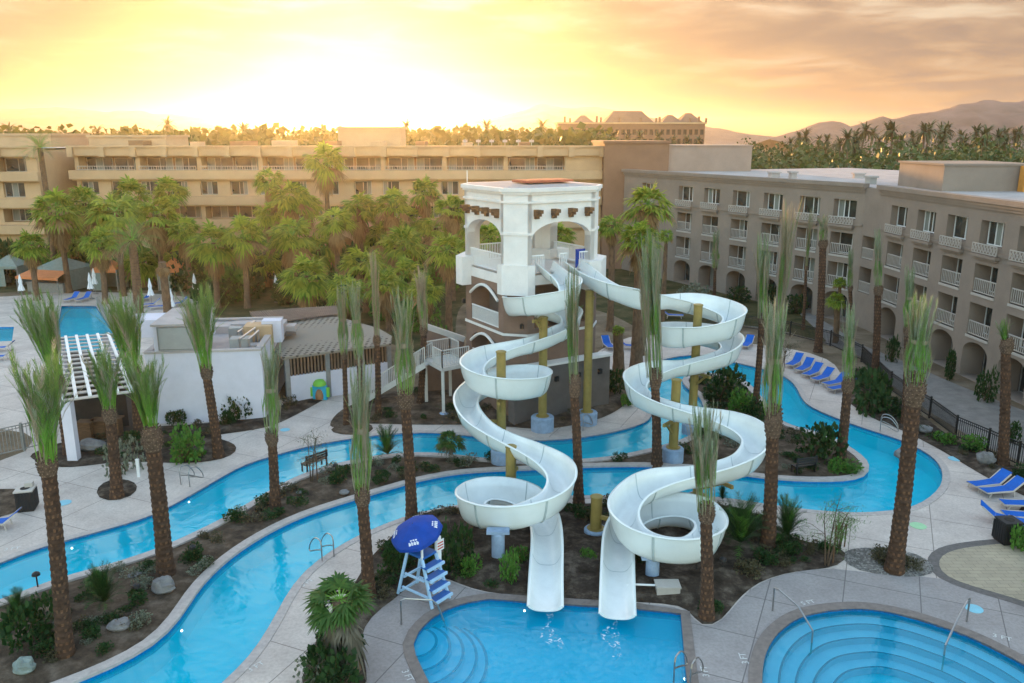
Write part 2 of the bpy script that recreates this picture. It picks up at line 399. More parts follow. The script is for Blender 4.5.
M['blue_deep']=mat('navy_blue_canvas',(.003,.048,.31),rough=.7,var=.15,scale=3)
M['blue_pale']=mat('pale_blue_paint',(.36,.56,.78),rough=.5,var=.06,scale=4)
M['blue_step']=mat('blue_tread_paint',(.02,.12,.40),rough=.6,var=.1,scale=4)
M['white_cloth']=mat('white_canvas',(.76,.77,.82),rough=.85,var=.08,scale=5)
M['orange_cloth']=mat('orange_canvas',(.58,.20,.08),rough=.85,var=.12,scale=3)
M['teal_cloth']=mat('grey_green_canvas',(.20,.24,.22),rough=.85,var=.12,scale=3)
M['rock']=mat('pale_boulder',(.19,.18,.18),rough=.9,var=.3,scale=2.2,bump=.6,bscale=7)
M['rock_green']=mat('grey_green_boulder',(.20,.24,.23),rough=.9,var=.3,scale=2.2,bump=.6,bscale=7)
M['trunk']=mat('palm_fibre',(.062,.034,.022),rough=.95,var=.4,scale=7,bump=.5)
M['stub']=mat('cut_leaf_base',(.145,.075,.042),rough=.9,var=.4,scale=9,bump=.4)
M['trunk_grey']=mat('old_palm_bark',(.14,.088,.055),rough=.95,var=.35,scale=5,bump=.7,stretch=(1,1,.5))
M['boots']=mat('palm_boot',(.12,.078,.055),rough=.95,var=.45,scale=9,bump=.5)
M['boot_tip']=mat('cut_boot_tip',(.27,.19,.13),rough=.95,var=.3,scale=9)
M['petiole']=leaf_mat('green_petiole',(.14,.33,.04),(.24,.44,.08),.3)
M['palm_leaf']=leaf_mat('palm_leaf_green',(.085,.16,.045),(.18,.28,.085),.42)
M['palm_bright']=leaf_mat('palm_leaf_bright',(.10,.26,.035),(.19,.40,.07),.42)
M['palm_grey']=leaf_mat('palm_leaf_grey',(.15,.19,.12),(.36,.40,.30),.36)
M['palm_dead']=leaf_mat('palm_leaf_dead',(.23,.19,.125),(.42,.37,.27),.32)
M['fan_leaf']=leaf_mat('fan_palm_leaf',(.075,.175,.016),(.42,.50,.07),.5)
M['fan_dead']=leaf_mat('fan_palm_skirt',(.20,.12,.055),(.38,.25,.12),.4)
M['shrub']=leaf_mat('shrub_leaf',(.012,.036,.010),(.036,.085,.022),.25)
M['shrub_bright']=leaf_mat('bright_shrub_leaf',(.045,.14,.02),(.11,.24,.04),.3)
M['shrub_dry']=leaf_mat('dry_shrub_leaf',(.045,.045,.022),(.12,.105,.06),.2)
M['shrub_grey']=leaf_mat('grey_shrub_leaf',(.11,.13,.09),(.22,.24,.18),.25)
M['grass']=leaf_mat('fresh_grass',(.10,.22,.03),(.22,.36,.06),.3)
M['twig']=mat('brown_twig',(.09,.06,.04),rough=.9,var=.3,scale=6)
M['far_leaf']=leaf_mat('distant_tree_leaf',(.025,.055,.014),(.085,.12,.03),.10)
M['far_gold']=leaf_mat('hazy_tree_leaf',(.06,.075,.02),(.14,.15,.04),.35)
M['far_leaf2']=leaf_mat('distant_palm_leaf',(.04,.065,.025),(.085,.11,.045),.12)
M['mountain']=mat('desert_rock',(.15,.098,.088),rough=1,var=.35,scale=.024,bump=1,bscale=.06)
M['foam']=mat('foam_white',(.62,.82,.92),rough=.6,var=.1)
M['fan_dark']=leaf_mat('dark_fan_leaf',(.025,.07,.012),(.075,.15,.03),.25)  # deep green leaf colour of the low fan palms themselves
M['fan_grey']=leaf_mat('grey_fan_skirt',(.07,.06,.04),(.17,.15,.11),.2)
M['stair_paint']=mat('stair_paint',(.50,.485,.47),rough=.55,var=.06,scale=4)
M['mark']=mat('white_marking_paint',(.62,.61,.60),rough=.7,var=.12,scale=8)
M['red']=mat('red_sign_paint',(.50,.05,.04),rough=.5,var=.1)
M['green_sign']=mat('green_sign_paint',(.18,.48,.06),rough=.5,var=.08)
M['cyan_sign']=mat('cyan_sign_paint',(.03,.38,.60),rough=.5,var=.08)
M['brown_sign']=mat('brown_sign_paint',(.30,.15,.07),rough=.6,var=.15)
M['lamp']=emit_mat('underwater_lamp',(.85,.97,1.0),1.2)
M['cover_blue']=mat('pale_blue_cover',(.22,.50,.62),rough=.6,var=.08)
M['cover_green']=mat('pale_green_cover',(.34,.58,.34),rough=.6,var=.08)
M['sunlit_duct']=mat('sunlit_orange_duct',(.60,.27,.06),rough=.6,var=.15,scale=3)  # warm sunlight on the duct put into its orange base colour
M['screen_slat']=mat('brown_slat',(.19,.13,.09),rough=.8,var=.2,scale=3)
M['panel_grey']=mat('grey_panel',(.34,.34,.33),rough=.7,var=.06,scale=2)
# ------------------------------------------------------------------ ground, river, pools, beds
RIV_OUT=[(-170,640),(-60,590),(0,563),(23,553),(64,541),(109,529),(152,516),(168,508),(200,490),(244,465),(270,457),(301,448),(328,442.5),(352,438.5),(373,435.5),(404,433),(438,433),(465,435.5),(500,439),(530,440.5),(559,440),(586,437),(614,432),(637,426),(650,420),(652,408),(641,396),(637,384),(642,371),(655,362),(675,357),(698,355),(729,361),(745,365),(764.5,369),(786,377),(796,387),(802,399),(809,407),(820,411.5),(831,416),(848,423),(873,431),(902,440.5),(922,450),(935,459),(942,469),(943,480.5),(937,492),(922,503),(906,509),(873,513),(837,513),(809,510),(774,506),(735,499),(700,496),(650,495.5),(616,496),(584,495.7),(540,497),(500,500),(449,506.5),(418,513),(404,517),(373,529),(344,543),(332,551),(305,569.5),(291,585),(283.5,601),(270,626),(258,646),(238.6,669),(221,683),(190,715),(110,770),(0,815),(-170,850)]
ISLAND=[(-200,665),(-60,622),(0,601.8),(53,582),(74,575),(109,566.6),(156,551),(172,545),(200,531),(211,526.5),(270,492),(282,484.5),(307,473.7),(328,467),(352,461.5),(375,457),(404,454),(434,453.7),(465,457),(485,460),(514,461.5),(550,461.5),(584.5,460.5),(614,457.6),(637,452.7),(660,447.5),(682,441),(694,434),(703,420),(703,405),(698,396),(686,388),(680.5,381),(686.5,376),(702,373.5),(729,375.5),(745,381),(755,391),(764.5,401),(772,413),(783,423),(800,429.6),(822,434),(845,445),(863,457),(870,466),(871,472),(866,478),(844,481.8),(813,482),(778,480.5),(739,475.5),(700,470),(660,467.5),(631,467),(584,468),(520,471),(477,472.7),(447,476),(418,482),(371,495.7),(340,505),(317,512),(278,529),(240,552),(213,575),(195.6,595),(183,617),(168,636),(137,657),(109,671),(60,690),(0,712),(-120,745),(-220,770)]
river_out=outline(RIV_OUT,.6); island=outline(ISLAND,.6)
POOL_A=[(489,599),(469.4,602),(448,608.6),(432,618),(418.6,632),(413.5,644),(415.7,655.5),(422,669),(429,683),(445,715),(470,770),(520,800),(640,800),(708,760)]
pool_a=catmull([G(u,v)[:2] for u,v in POOL_A],False,.4)
pool_a=np.vstack([pool_a,[G(u,v)[:2] for u,v in ((697,730),(686.5,679),(680.6,613.5),(634,608.6),(602,606.5),(560,604),(527,602),(505,600))]])
POOL_B=[(762,684),(763,667),(767,650),(779,632),(798.6,618),(822,611.5),(853,608.6),(880.6,610.5),(916,618),(939,626),(962,633.7),(991,647),(1024,665),(1075,705),(1080,760),(1000,810),(880,815),(790,770),(768,720)]
pool_b=outline(POOL_B,.3)
pool_c=np.array([G(u,v)[:2] for u,v in ((61.5,306),(96,306),(112,330),(124,352),(48,352),(56,338))])
pool_d=np.array([G(u,v)[:2] for u,v in ((-40,327),(14,327),(12,341),(-45,343))])
holes=[river_out,pool_a,pool_b,pool_c,pool_d]
if True:
    r_=6000
    far=[]
    for k in range(48):
        a=2*math.pi*k/48; far.append((r_*math.cos(a),r_*math.sin(a)+50))
    sheet('ground',far,holes,0.0,M['sand'])
# pool deck: one sheet round all the water
DECK=[(-260,470),(-60,470),(0,466),(30,452),(40,436),(-40,420),(-120,380),(-120,305),(20,296),(60,292),(180,296),(210,318),(170,340),(150,420),(300,395),(330,385),(420,400),(560,380),(600,350),(640,335),(700,338),(760,345),(790,348),(830,360),(850,390),(880,416),(905,430),(940,448),(975,470),(1080,520),(1200,640),(1200,900),(900,960),(300,960),(-260,900)]
deck=outline(DECK,1.5,it=1)
sheet('pool_deck',deck,holes,0.006,M['deck'])
sheet('river_island',offset(island,-.02),[],0.0,M['soil'])

def basin(name,outline_,inner,depth,mats,floor_mat=None):
    """walls with a tile course at the waterline, and a floor"""
    b=MB()
    def wall(loop,flip):
        n=len(loop)
        for z0,z1,mi in ((-.30,0.0,0),(-depth,-.30,1)):
            vs=[(p[0],p[1],z1) for p in loop]+[(p[0],p[1],z0) for p in loop]
            fs=[(i,(i+1)%n,n+(i+1)%n,n+i) for i in range(n)]
            if (area2(loop)>0)!=flip: fs=[f[::-1] for f in fs]
            b.add(vs,fs,mi)
    wall(outline_,False)
    if inner is not None: wall(inner,True)
    o=b.build(name,mats,kind='structure')
    f=sheet(name+'_floor',offset(outline_,.05),[],-depth,floor_mat or mats[1])
    return o
basin('river_basin',river_out,island,1.05,[M['tile_blue'],M['plaster']])
sheet('river_water',offset(river_out,.01),[offset(island,-.01)],-.10,M['water'])
basin('slide_pool_basin',pool_a,None,1.15,[M['tile_blue'],M['plaster_pool']])
sheet('slide_pool_water',offset(pool_a,.01),[],-.10,M['water_pool'])
basin('round_pool_basin',pool_b,None,1.2,[M['tile_blue'],M['plaster_pool']],M['plaster_light'])
sheet('round_pool_water',offset(pool_b,.01),[],-.10,M['water_clear'])
basin('swimming_pool_basin',pool_c,None,1.2,[M['tile_blue'],M['plaster']])
sheet('swimming_pool_water',offset(pool_c,.01),[],-.10,M['water'])
basin('small_pool_basin',pool_d,None,1.0,[M['tile_blue'],M['plaster_light']])
sheet('small_pool_water',offset(pool_d,.01),[],-.10,M['water'])

# raised edges
def kerb(name,loop,w,h,mt,out=True):
    b=MB(); a=offset(loop,0.0); c=offset(loop,w if out else -w)
    n=len(a)
    if not out: a,c=c,a           # a = inner (smaller) loop, c = larger loop
    ring_strip(b,c,a,h,h)
    ring_strip(b,a,a,h,-.06); ring_strip(b,c,c,0.0,h)
    return b.build(name,mt,kind='structure')
kerb('island_coping',island,.42,.10,M['coping'],out=False)
kerb('river_coping',river_out,.34,.03,M['coping'])
kerb('slide_pool_coping',pool_a,.36,.035,M['coping_dark'])
kerb('round_pool_coping',pool_b,.42,.035,M['coping_dark'])
kerb('swimming_pool_coping',pool_c,.30,.03,M['coping'])

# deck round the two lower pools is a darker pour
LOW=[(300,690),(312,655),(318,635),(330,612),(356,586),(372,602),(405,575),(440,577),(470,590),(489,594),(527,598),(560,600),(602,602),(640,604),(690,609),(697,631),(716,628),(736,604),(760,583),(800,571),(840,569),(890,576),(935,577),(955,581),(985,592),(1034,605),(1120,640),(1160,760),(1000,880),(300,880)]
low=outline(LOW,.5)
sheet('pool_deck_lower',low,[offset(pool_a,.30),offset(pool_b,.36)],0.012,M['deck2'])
pav=outline([(938,561),(948,552),(985,545.5),(1040,544),(1090,560),(1070,612),(1024,601),(985,590),(946,577)],.4)
sheet('paver_band',offset(pav,.42),[],0.017,M['paver_edge'])
sheet('paver_terrace',pav,[],0.022,M['paver'])
walk=[(-2+ 0,0)]
# walkway in front of the right-hand building
sheet('walkway',[tuple(G(u,v)[:2]) for u,v in ((700,308),(760,300),(800,306),(862,345),(900,360),(960,386),(1100,440),(1100,480),(1040,470),(985,446),(930,412),(893,386),(862,357),(800,335),(740,325))],[],0.009,M['path'])
garden=outline([(-300,300),(-60,296),(20,292),(200,292),(212,318),(260,320),(400,345),(450,360),(470,300),(600,310),(640,330),(700,322),(790,330),(830,345),(760,290),(640,262),(300,262),(-300,262)],2.0)
sheet('garden_ground',garden,[],0.010,M['lawn'])

def bed(px,z,amp,mt,name='planting_bed',cell=.7):
    return mound(name,outline(px,.5),z,amp,mt,cell=cell)
isl_in=offset(island,-.44)
mound('island_bed',isl_in[::2],0.03,.38,M['soil'],cell=.9,rise=1.6)
SL=[(452,507),(430,511),(412,518),(380,548),(364,566),(355,585),(331,612),(318,635),(312,655),(299,692),(366,692),(361,648),(363,628),(380,608),(407,592),(410,578),(440,576),(470,589),(489,593.5),(527,596.5),(600,600.5),(690,607.5),(695,630),(716,627),(735,603),(759,582),(798,571),(838,568),(848,560),(846,548),(828,545),(797,541),(775,524),(744,509),(716,504),(660,503),(600,503.5),(540,505),(500,507)]
bed(SL,.02,.42,M['soil_dark'])
bed([(846,568),(890,576),(925,578),(938,570),(936,562),(918,552),(880,548),(850,548),(838,556)],.02,.16,M['gravel'],'gravel_bed')
bed([(330,428),(360,424),(420,425),(480,425),(520,428),(545,429.5),(590,422),(615,412),(629,400),(631,388),(622,376),(600,370),(540,385),(440,385),(400,390),(345,408)],.02,.35,M['soil'])
bed([(165,463),(200,463),(232,456.5),(238,447),(225,440),(212,436),(265,428),(300,413),(335,392),(330,384),(296,398),(262,414),(200,424),(140,428),(100,440),(60,442),(42,450),(26,455),(60,468),(120,462)],.02,.25,M['soil_dark'])
bed([(95,498),(106,503.5),(122,502),(134,496),(139,486),(130,480),(112,478),(100,483)],.02,.25,M['soil_dark'])
bed([(-60,490),(0,490),(20,488),(36,492),(30,506),(10,515),(-20,522),(-80,530)],.02,.2,M['soil'])
bed([(843,388),(848,402),(862,412),(878,421),(905,432),(940,450),(975,471),(1003,486),(1060,510),(1060,484),(1017,468),(985,454),(955,441),(929,421),(890,395),(858,368),(846,374)],.02,.3,M['soil_dark'])
bed([(352,421),(332,427),(330,433),(352,436),(372,433),(374,425)],.02,.15,M['soil'])
bed([(1030,500),(1060,506),(1080,540),(1050,548),(1018,545),(1006,536),(1014,518)],.02,.2,M['soil_dark'])
# steps down into the pools
b=MB()
for k,(w,z) in enumerate(((.55,-.28),(1.05,-.5),(1.55,-.72),(2.05,-.94))):
    a=offset(pool_b,-(w-.53)); c=offset(pool_b,-w); e=offset(pool_b,-w+.075)
    ring_strip(b,a,e,z,z,0); ring_strip(b,e,c,z+.002,z+.002,1); ring_strip(b,c,c,z,z-.25,0)
b.build('round_pool_steps',[M['step_white'],M['nosing']],kind='structure')
b=MB(); c0=G(414,638)
for r_s,z in ((.80,-.16),(1.25,-.36),(1.70,-.58),(2.15,-.80),(2.5,-1.0)):
    n=48; cs=[(c0.x+r_s*math.cos(2*math.pi*i/n),c0.y+r_s*1.12*math.sin(2*math.pi*i/n)) for i in range(n)]
    ce=[(c0.x+(r_s-.10)*math.cos(2*math.pi*i/n),c0.y+(r_s-.10)*1.12*math.sin(2*math.pi*i/n)) for i in range(n)]
    cm=[(c0.x,c0.y,z)]
    b.add([(x,y,z) for x,y in ce]+cm,[(i,(i+1)%n,n) for i in range(n)],0)
    ring_strip(b,cs,ce,z,z,1); ring_strip(b,cs,cs,z-.3,z,0)
b.build('slide_pool_steps',[M['step_white'],M['nosing']],kind='structure')
# lamps in the pool walls
def pool_lamp(u,v,label,normal):
    p=G(u,v,-.14); t=thing('pool_lamp',label,'lamp',p,math.atan2(normal[1],normal[0]),own=False)
    m=MB(); 
    vs=[];n=14
    for x,rr in ((.0,.04),(.03,.033)):
        for j in range(n): vs.append((x,rr*math.cos(2*math.pi*j/n),rr*math.sin(2*math.pi*j/n)))
    m.add(vs,[(j,(j+1)%n,n+(j+1)%n,n+j) for j in range(n)]+[tuple(range(n,2*n))])
    m.build('lens',M['lamp'],t,world=False)
    m=MB(); m.tube([(0,.047*math.cos(2*math.pi*j/16),.047*math.sin(2*math.pi*j/16)) for j in range(17)],.02,6,cap=False)
    m.build('rim',M['steel'],t,world=False)
pool_lamp(524.5,610.5,'lit underwater lamp beside the mouth of the slide chute that ends nearer the lifeguard chair',(0,-1))
pool_lamp(181.5,630.5,'lit underwater lamp at the island edge of the lower river bend',(.8,-.6))
pool_lamp(72,548,'lit underwater lamp below the upper river bank near the leftmost tall palm',(.3,-.95))
pool_lamp(189,502,'lit underwater lamp below the upper river bank near the hoop handrail',(.4,-.9))
pool_lamp(685,679,'lit underwater lamp in the pool wall by the small ladder rail',(-1,0))
# ------------------------------------------------------------------ water slides
S1=[(1.9,48.6,9.25),(2.3,47.4,9.05),(2.9,45.9,8.78),(3.32,44.9,8.5),(2.9,44.0,8.25),(1.9,43.9,8.0),(.75,44.6,7.72),(.05,46.0,7.4),(.35,47.6,7.08),(1.6,48.6,6.75),(3.0,48.4,6.48),(3.65,47.6,6.2),(2.95,46.4,5.86),(1.5,44.85,5.56),(-.38,43.74,5.32),(-1.59,42.78,5.15),(-2.12,41.15,4.96),(-1.49,39.77,4.79),(.05,39.4,4.6),(1.35,40.6,4.4),(1.4,42.2,4.2),(.43,43.2,4.0),(-1.21,42.86,3.79),(-2.12,41.46,3.6),(-2.36,39.91,3.43),(-1.82,38.06,3.21),(-.89,36.65,3.03),(.77,35.2,2.79),(1.75,34.14,2.63),(2.17,32.94,2.49),(1.67,31.31,2.3),(-.08,30.45,2.08),(-1.77,31.65,1.81),(-1.2,33.6,1.5),(.4,33.74,1.27),(1.26,32.28,1.06),(1.41,30.54,.87),(1.28,28.18,.62),(1.17,26.1,.42)]
S2=[(3.55,49.5,9.25),(4.1,47.9,9.0),(4.9,46.0,8.65),(6.0,44.9,8.35),(7.2,44.6,8.05),(8.7,45.4,7.75),(10.3,46.2,7.45),(11.6,45.9,7.2),(12.35,44.6,6.95),(11.5,43.5,6.68),(10.2,43.3,6.42),(8.8,43.9,6.12),(8.6,45.6,5.86),(9.8,46.9,5.62),(11.5,47.0,5.4),(12.55,45.9,5.18),(12.0,44.5,4.97),(10.6,43.6,4.75),(9.2,43.3,4.5),(7.95,43.3,4.3),(6.85,42.6,4.12),(6.36,41.7,3.95),(6.65,40.5,3.72),(7.5,39.56,3.54),(8.39,38.98,3.42),(9.4,38.53,3.31),(10.39,38.04,3.21),(11.19,37.09,3.09),(11.25,35.87,2.97),(10.46,34.35,2.8),(9.41,33.63,2.68),(8.45,33.26,2.57),(7.57,33.09,2.48),(6.48,32.91,2.38),(5.41,32.33,2.26),(4.43,30.7,2.07),(4.6,29.1,1.92),(5.62,28.38,1.82),(6.98,28.58,1.7),(7.95,30.17,1.54),(7.72,31.96,1.37),(6.52,32.63,1.23),(5.18,32.18,1.08),(4.39,30.86,.93),(4.13,29.44,.8),(3.88,27.51,.62),(3.65,25.6,.42)]
def resample(P,step):
    c=catmull(P,False,.12)
    d=np.r_[0,np.cumsum(np.linalg.norm(np.diff(c,axis=0),axis=1))]
    n=int(d[-1]/step); s=np.linspace(0,d[-1],n+1)
    q=np.array([np.interp(s,d,c[:,k]) for k in range(3)]).T
    for _ in range(10):
        q[1:-1]=.5*q[1:-1]+.25*(q[:-2]+q[2:])
    return q
SLIDE_PATHS=[]
def flume(P,label,end_note):
    q=resample(P,.22); n=len(q)
    t=np.gradient(q,axis=0); t[:,2]*=1; th=t[:,:2]/np.linalg.norm(t[:,:2],axis=1)[:,None]
    ang=np.unwrap(np.arctan2(th[:,1],th[:,0])); k=np.gradient(ang)/.22
    for _ in range(14): k[1:-1]=.5*k[1:-1]+.25*(k[:-2]+k[2:])
    side=np.c_[th[:,1],-th[:,0]]                    # right-hand side
    root=thing('water_slide',label,'water slide',(q[-1][0],q[-1][1],0),own=True)
    SLIDE_PATHS.append((q,side,k))
    inner=MB(); outer=MB(); ribs=MB()
    prof_i=[];prof_o=[]
    for i in range(n):
        c=q[i]; s=side[i]; kk=max(-.55,min(.55,k[i]))
        e=min(1,i/6.0, (n-1-i)/10.0)             # ends: low sides
        # k>0 turns left -> outer side is the right side
        hr=.66+1.0*max(0,kk); hl=.66+1.0*max(0,-kk)
        low=.30+.70*min(1,(n-1-i)/26.0)
        hr*=low; hl*=low
        hw=.555; bank=.22*kk                      # the trough rolls into the bend
        zf=c[2]-(.62+.45*abs(kk))*low
        if i>n-12: zf=max(zf,-.02)
        pts=[]
        for tt in np.linspace(-1,1,15):
            x=hw*math.copysign(abs(tt)**.8,tt)
            a=abs(tt); hh=hr if tt>0 else hl
            z=hh*(a**3.0)
            pts.append((x,z))
        pts=[(-hw-.02,hl)]+pts[0:]+[(hw+.02,hr)]
        def w(x,z): 
            zz=zf+z; return (c[0]+s[0]*x,c[1]+s[1]*x,zz)
        prof_i.append([w(x,z) for x,z in pts])
        po=[(-hw-.02,hl),(-hw-.10,hl),(-hw-.10,hl-.05),(-hw-.05,hl-.06)]
        for tt in np.linspace(-1,1,13):
            x=(hw+.05)*math.copysign(abs(tt)**.8,tt); a=abs(tt); hh=hr if tt>0 else hl
            po.append((x,(hh-.06)*(a**3.0)-.05*(1-a*.4)))
        po+=[(hw+.05,hr-.06),(hw+.10,hr-.05),(hw+.10,hr),(hw+.02,hr)]
        prof_o.append([w(x,z) for x,z in po])
    def loft(b,prof,flip):
        m=len(prof[0]); vs=[p for r in prof for p in r]
        fs=[(i*m+j,i*m+j+1,(i+1)*m+j+1,(i+1)*m+j) for i in range(len(prof)-1) for j in range(m-1)]
        if flip: fs=[f[::-1] for f in fs]
        b.add(vs,fs)
    loft(inner,prof_i,False); loft(outer,prof_o,True)
    # end lips
    for i in (0,n-1):
        b=outer; vs=prof_i[i]+prof_o[i][::-1]; b.add(vs,[tuple(range(len(vs)))])
    inner.build('channel',M['slide_in'],root,smooth=True)
    sh=outer.build('shell',M['slide'],root,smooth=True)
    # bolted joints between the cast pieces
    st=11
    for i in range(st,n-8,st):
        pr=prof_o[i]; nx=prof_o[i+1]
        c=np.array(q[i]); 
        vs=[]
        for jj,(p,p2) in enumerate(zip(pr[3:-3],nx[3:-3])):
            p=np.array(p);p2=np.array(p2); d=(p-np.array([c[0],c[1],c[2]-.2])); d/=np.linalg.norm(d)+1e-9
            dv=(p2-p)*.16
            vs+= [tuple(p-dv+d*.0),tuple(p-dv+d*.035),tuple(p+dv+d*.035),tuple(p+dv)]
        m=len(pr[3:-3]); fs=[]
        for j in range(m-1):
            for a in range(3): fs.append((j*4+a,j*4+a+1,(j+1)*4+a+1,(j+1)*4+a))
        r=MB(); r.add(vs,fs)
        pi_,pn_=prof_i[i][1:-1],prof_i[i+1][1:-1]; vs=[]
        for p,p2 in zip(pi_,pn_):
            p=np.array(p); d2=(np.array(p2)-p)*.10; up_=np.array([c[0],c[1],p[2]+.5])-p; up_=up_/(np.linalg.norm(up_)+1e-9)*.006
            vs+=[tuple(p-d2+up_),tuple(p+d2+up_)]
        r.add(vs,[(2*j,2*j+1,2*j+3,2*j+2) for j in range(len(pi_)-1)]); r.build('joint_flange',M['seam'],sh)
    return root
flume(S1,'white spiral water slide whose chute enters the pool nearer the blue lifeguard umbrella','left')
flume(S2,'white spiral water slide that swings out towards the hotel wing with balconies','right')

def near_on_slide(x,y,zmin,zmax):
    best=None
    for q,s,k in SLIDE_PATHS:
        for p in q:
            if zmin<=p[2]<=zmax:
                d=math.hypot(p[0]-x,p[1]-y)
                if best is None or d<best[0]: best=(d,p)
    return best[1]
def column(x,y,top,label,arms,pier_h=.8,r=.24,pier=True,pr=.55):
    t=thing('slide_column',label,'column',(x,y,0),own=False)
    m=MB(); z0=pier_h if pier else 0
    m.lathe([(r,z0-.02),(r,top),(r-.01,top+.02)],20); po=m.build('post',M['olive'],t,world=False,smooth=False)
    m=MB(); m.lathe([(r+.03,top+.01),(r+.03,top+.06),(r-.02,top+.085)],20); m.build('cap',M['olive'],po,world=False)
    m=MB(); m.lathe([(r+.14,z0-.01),(r+.14,z0+.03),(r+.02,z0+.031)],16); m.build('base_plate',M['olive'],po,world=False)
    if pier:
        m=MB(); m.lathe([(pr,-.1),(pr,pier_h-.05),(pr-.05,pier_h)],22); m.build('pier',M['pier'],t,world=False)
    for zz,lo,hi in arms:
        p=near_on_slide(x,y,lo,hi)
        tip=Vector((p[0]-x,p[1]-y,p[2]-1.22))
        d=tip.copy(); d.z=0
        if d.length>2.3: d=d.normalized()*2.3; tip=Vector((d.x,d.y,tip.z))
        m=MB(); s=Vector((0,0,tip.z-.02))
        m.beam(s,tip,.13,.16); ar=m.build('arm',M['olive'],t,world=False)
        m=MB(); m.beam(Vector((0,0,tip.z-.9)),tip*.75+s*.25,.09,.10); m.build('brace',M['olive'],ar,world=False)
column(-.55,40.3,5.9,'olive column inside the middle loop of the left slide, its pier on the river island',[(0,4.2,4.9),(0,3.3,3.7)],pier_h=.75)
column(-.05,35.4,2.75,'olive column standing just behind the lowest bowl of the left slide',[(0,2.6,3.0)],pier_h=.3)
column(1.75,45.2,6.6,'olive column under the top loop of the left slide, on a round pale blue pier',[(0,7.4,8.3),(0,5.4,6.0)],pier_h=.85,pr=.66)
column(4.4,46.3,7.9,'tallest olive column, beside the tower under the start of the right slide',[(0,8.4,8.9)],pier_h=.75,pr=.62)
column(10.3,45.0,7.35,'olive column inside the highest loop of the right slide',[(0,5.9,7.2),(0,4.6,5.4)],pier_h=.5)
column(8.35,40.4,4.4,'olive column inside the middle bend of the right slide, on a blue pier by the river',[(0,3.5,4.1)],pier_h=.8)
column(3.55,32.2,1.75,'short olive column between the two lowest bowls, on a low round pier',[(0,1.9,2.3)],pier_h=.35,pr=.5)
column(8.6,35.6,2.1,'olive column hidden inside the lower bend of the right slide behind a brown palm',[(0,2.7,3.1)],pier_h=.3)
def stub(x,y,top,label):
    t=thing('slide_support',label,'support',(x,y,0))
    m=MB(); m.lathe([(.26,-.1),(.26,top-.1),(.2,top)],18); m.build('post',M['pier'],t,world=False)
    m=MB(); m.box(-.45,.45,-.22,.22,top-.03,top+.08); m.build('saddle',M['pier'],t,world=False)
stub(-.55,29.9,1.35,'pale blue round stub holding up the lowest bowl of the left slide')
stub(5.35,28.6,.95,'thin grey stub holding up the lowest bowl of the right slide')
# ------------------------------------------------------------------ building kit
class Face:
    """a wall in its own frame: u along it, d inwards, z up"""
    def __init__(s,A,B):
        s.A=Vector((A[0],A[1],0)); B=Vector((B[0],B[1],0)); d=B-s.A; s.L=d.length; s.U=d/s.L
        s.N=Vector((-s.U.y,s.U.x,0))          # inwards is to the left of A->B
        s.ang=math.atan2(s.U.y,s.U.x)
    def P(s,u,d,z): return s.A+s.U*u+s.N*d+Vector((0,0,z))
    def box(s,b,u0,u1,d0,d1,z0,z1,m=0):
        vs=[s.P(u,d,z) for z in (z0,z1) for d in (d0,d1) for u in (u0,u1)]
        b.add(vs,[(0,2,3,1),(4,5,7,6),(0,1,5,4),(2,6,7,3),(0,4,6,2),(1,3,7,5)],m)
    def u_at(s,px,v):
        r=ray(px,v); # ray x/y = k ;  A+U*u on it
        k=r[0]/r[1]
        return (k*s.A.y-s.A.x)/(s.U.x-k*s.U.y)
def wall(F,b,u0,u1,z0,z1,ops,m=0,d=0.0,back=None):
    """wall sheet with openings (ua,ub,za,zb,depth,rise); rise>0 gives an arched head"""
    us=sorted({u0,u1,*[o[0] for o in ops],*[o[1] for o in ops]}); zs=sorted({z0,z1,*[o[2] for o in ops],*[o[3] for o in ops]})
    us=[u for u in us if u0-1e-6<=u<=u1+1e-6]; zs=[z for z in zs if z0-1e-6<=z<=z1+1e-6]
    for i in range(len(us)-1):
        j=0
        while j<len(zs)-1:
            uc=(us[i]+us[i+1])/2
            def hit(k):
                zc=(zs[k]+zs[k+1])/2
                return any(o[0]<uc<o[1] and o[2]<zc<o[3] for o in ops)
            if hit(j): j+=1; continue
            k=j
            while k<len(zs)-1 and not hit(k): k+=1
            b.quad(F.P(us[i],d,zs[j]),F.P(us[i+1],d,zs[j]),F.P(us[i+1],d,zs[k]),F.P(us[i],d,zs[k]),m)
            j=k
    for ua,ub,za,zb,dp,rise in ops:
        e=d+dp
        if rise>0:
            n=12; w=(ub-ua)/2; uc=(ua+ub)/2; zs_=zb-rise
            arc=[(uc-w*math.cos(math.pi*i/n),zs_+rise*math.sin(math.pi*i/n)) for i in range(n+1)]
            for i in range(n):
                (a0,c0),(a1,c1)=arc[i],arc[i+1]
                b.quad(F.P(a0,d,c0),F.P(a1,d,c1),F.P(a1,d,zb),F.P(a0,d,zb),m)
                b.quad(F.P(a0,d,c0),F.P(a0,e,c0),F.P(a1,e,c1),F.P(a1,d,c1),m)
            zt=zs_
        else:
            zt=zb
            b.quad(F.P(ua,d,zb),F.P(ua,e,zb),F.P(ub,e,zb),F.P(ub,d,zb),m)
        b.quad(F.P(ua,d,za),F.P(ua,e,za),F.P(ua,e,zt),F.P(ua,d,zt),m)
        b.quad(F.P(ub,d,zt),F.P(ub,e,zt),F.P(ub,e,za),F.P(ub,d,za),m)
        b.quad(F.P(ua,d,za),F.P(ub,d,za),F.P(ub,e,za),F.P(ua,e,za),m)
        if back is not None: b.quad(F.P(ua,e,za),F.P(ub,e,za),F.P(ub,e,zb),F.P(ua,e,zb),back)
MESHES={}
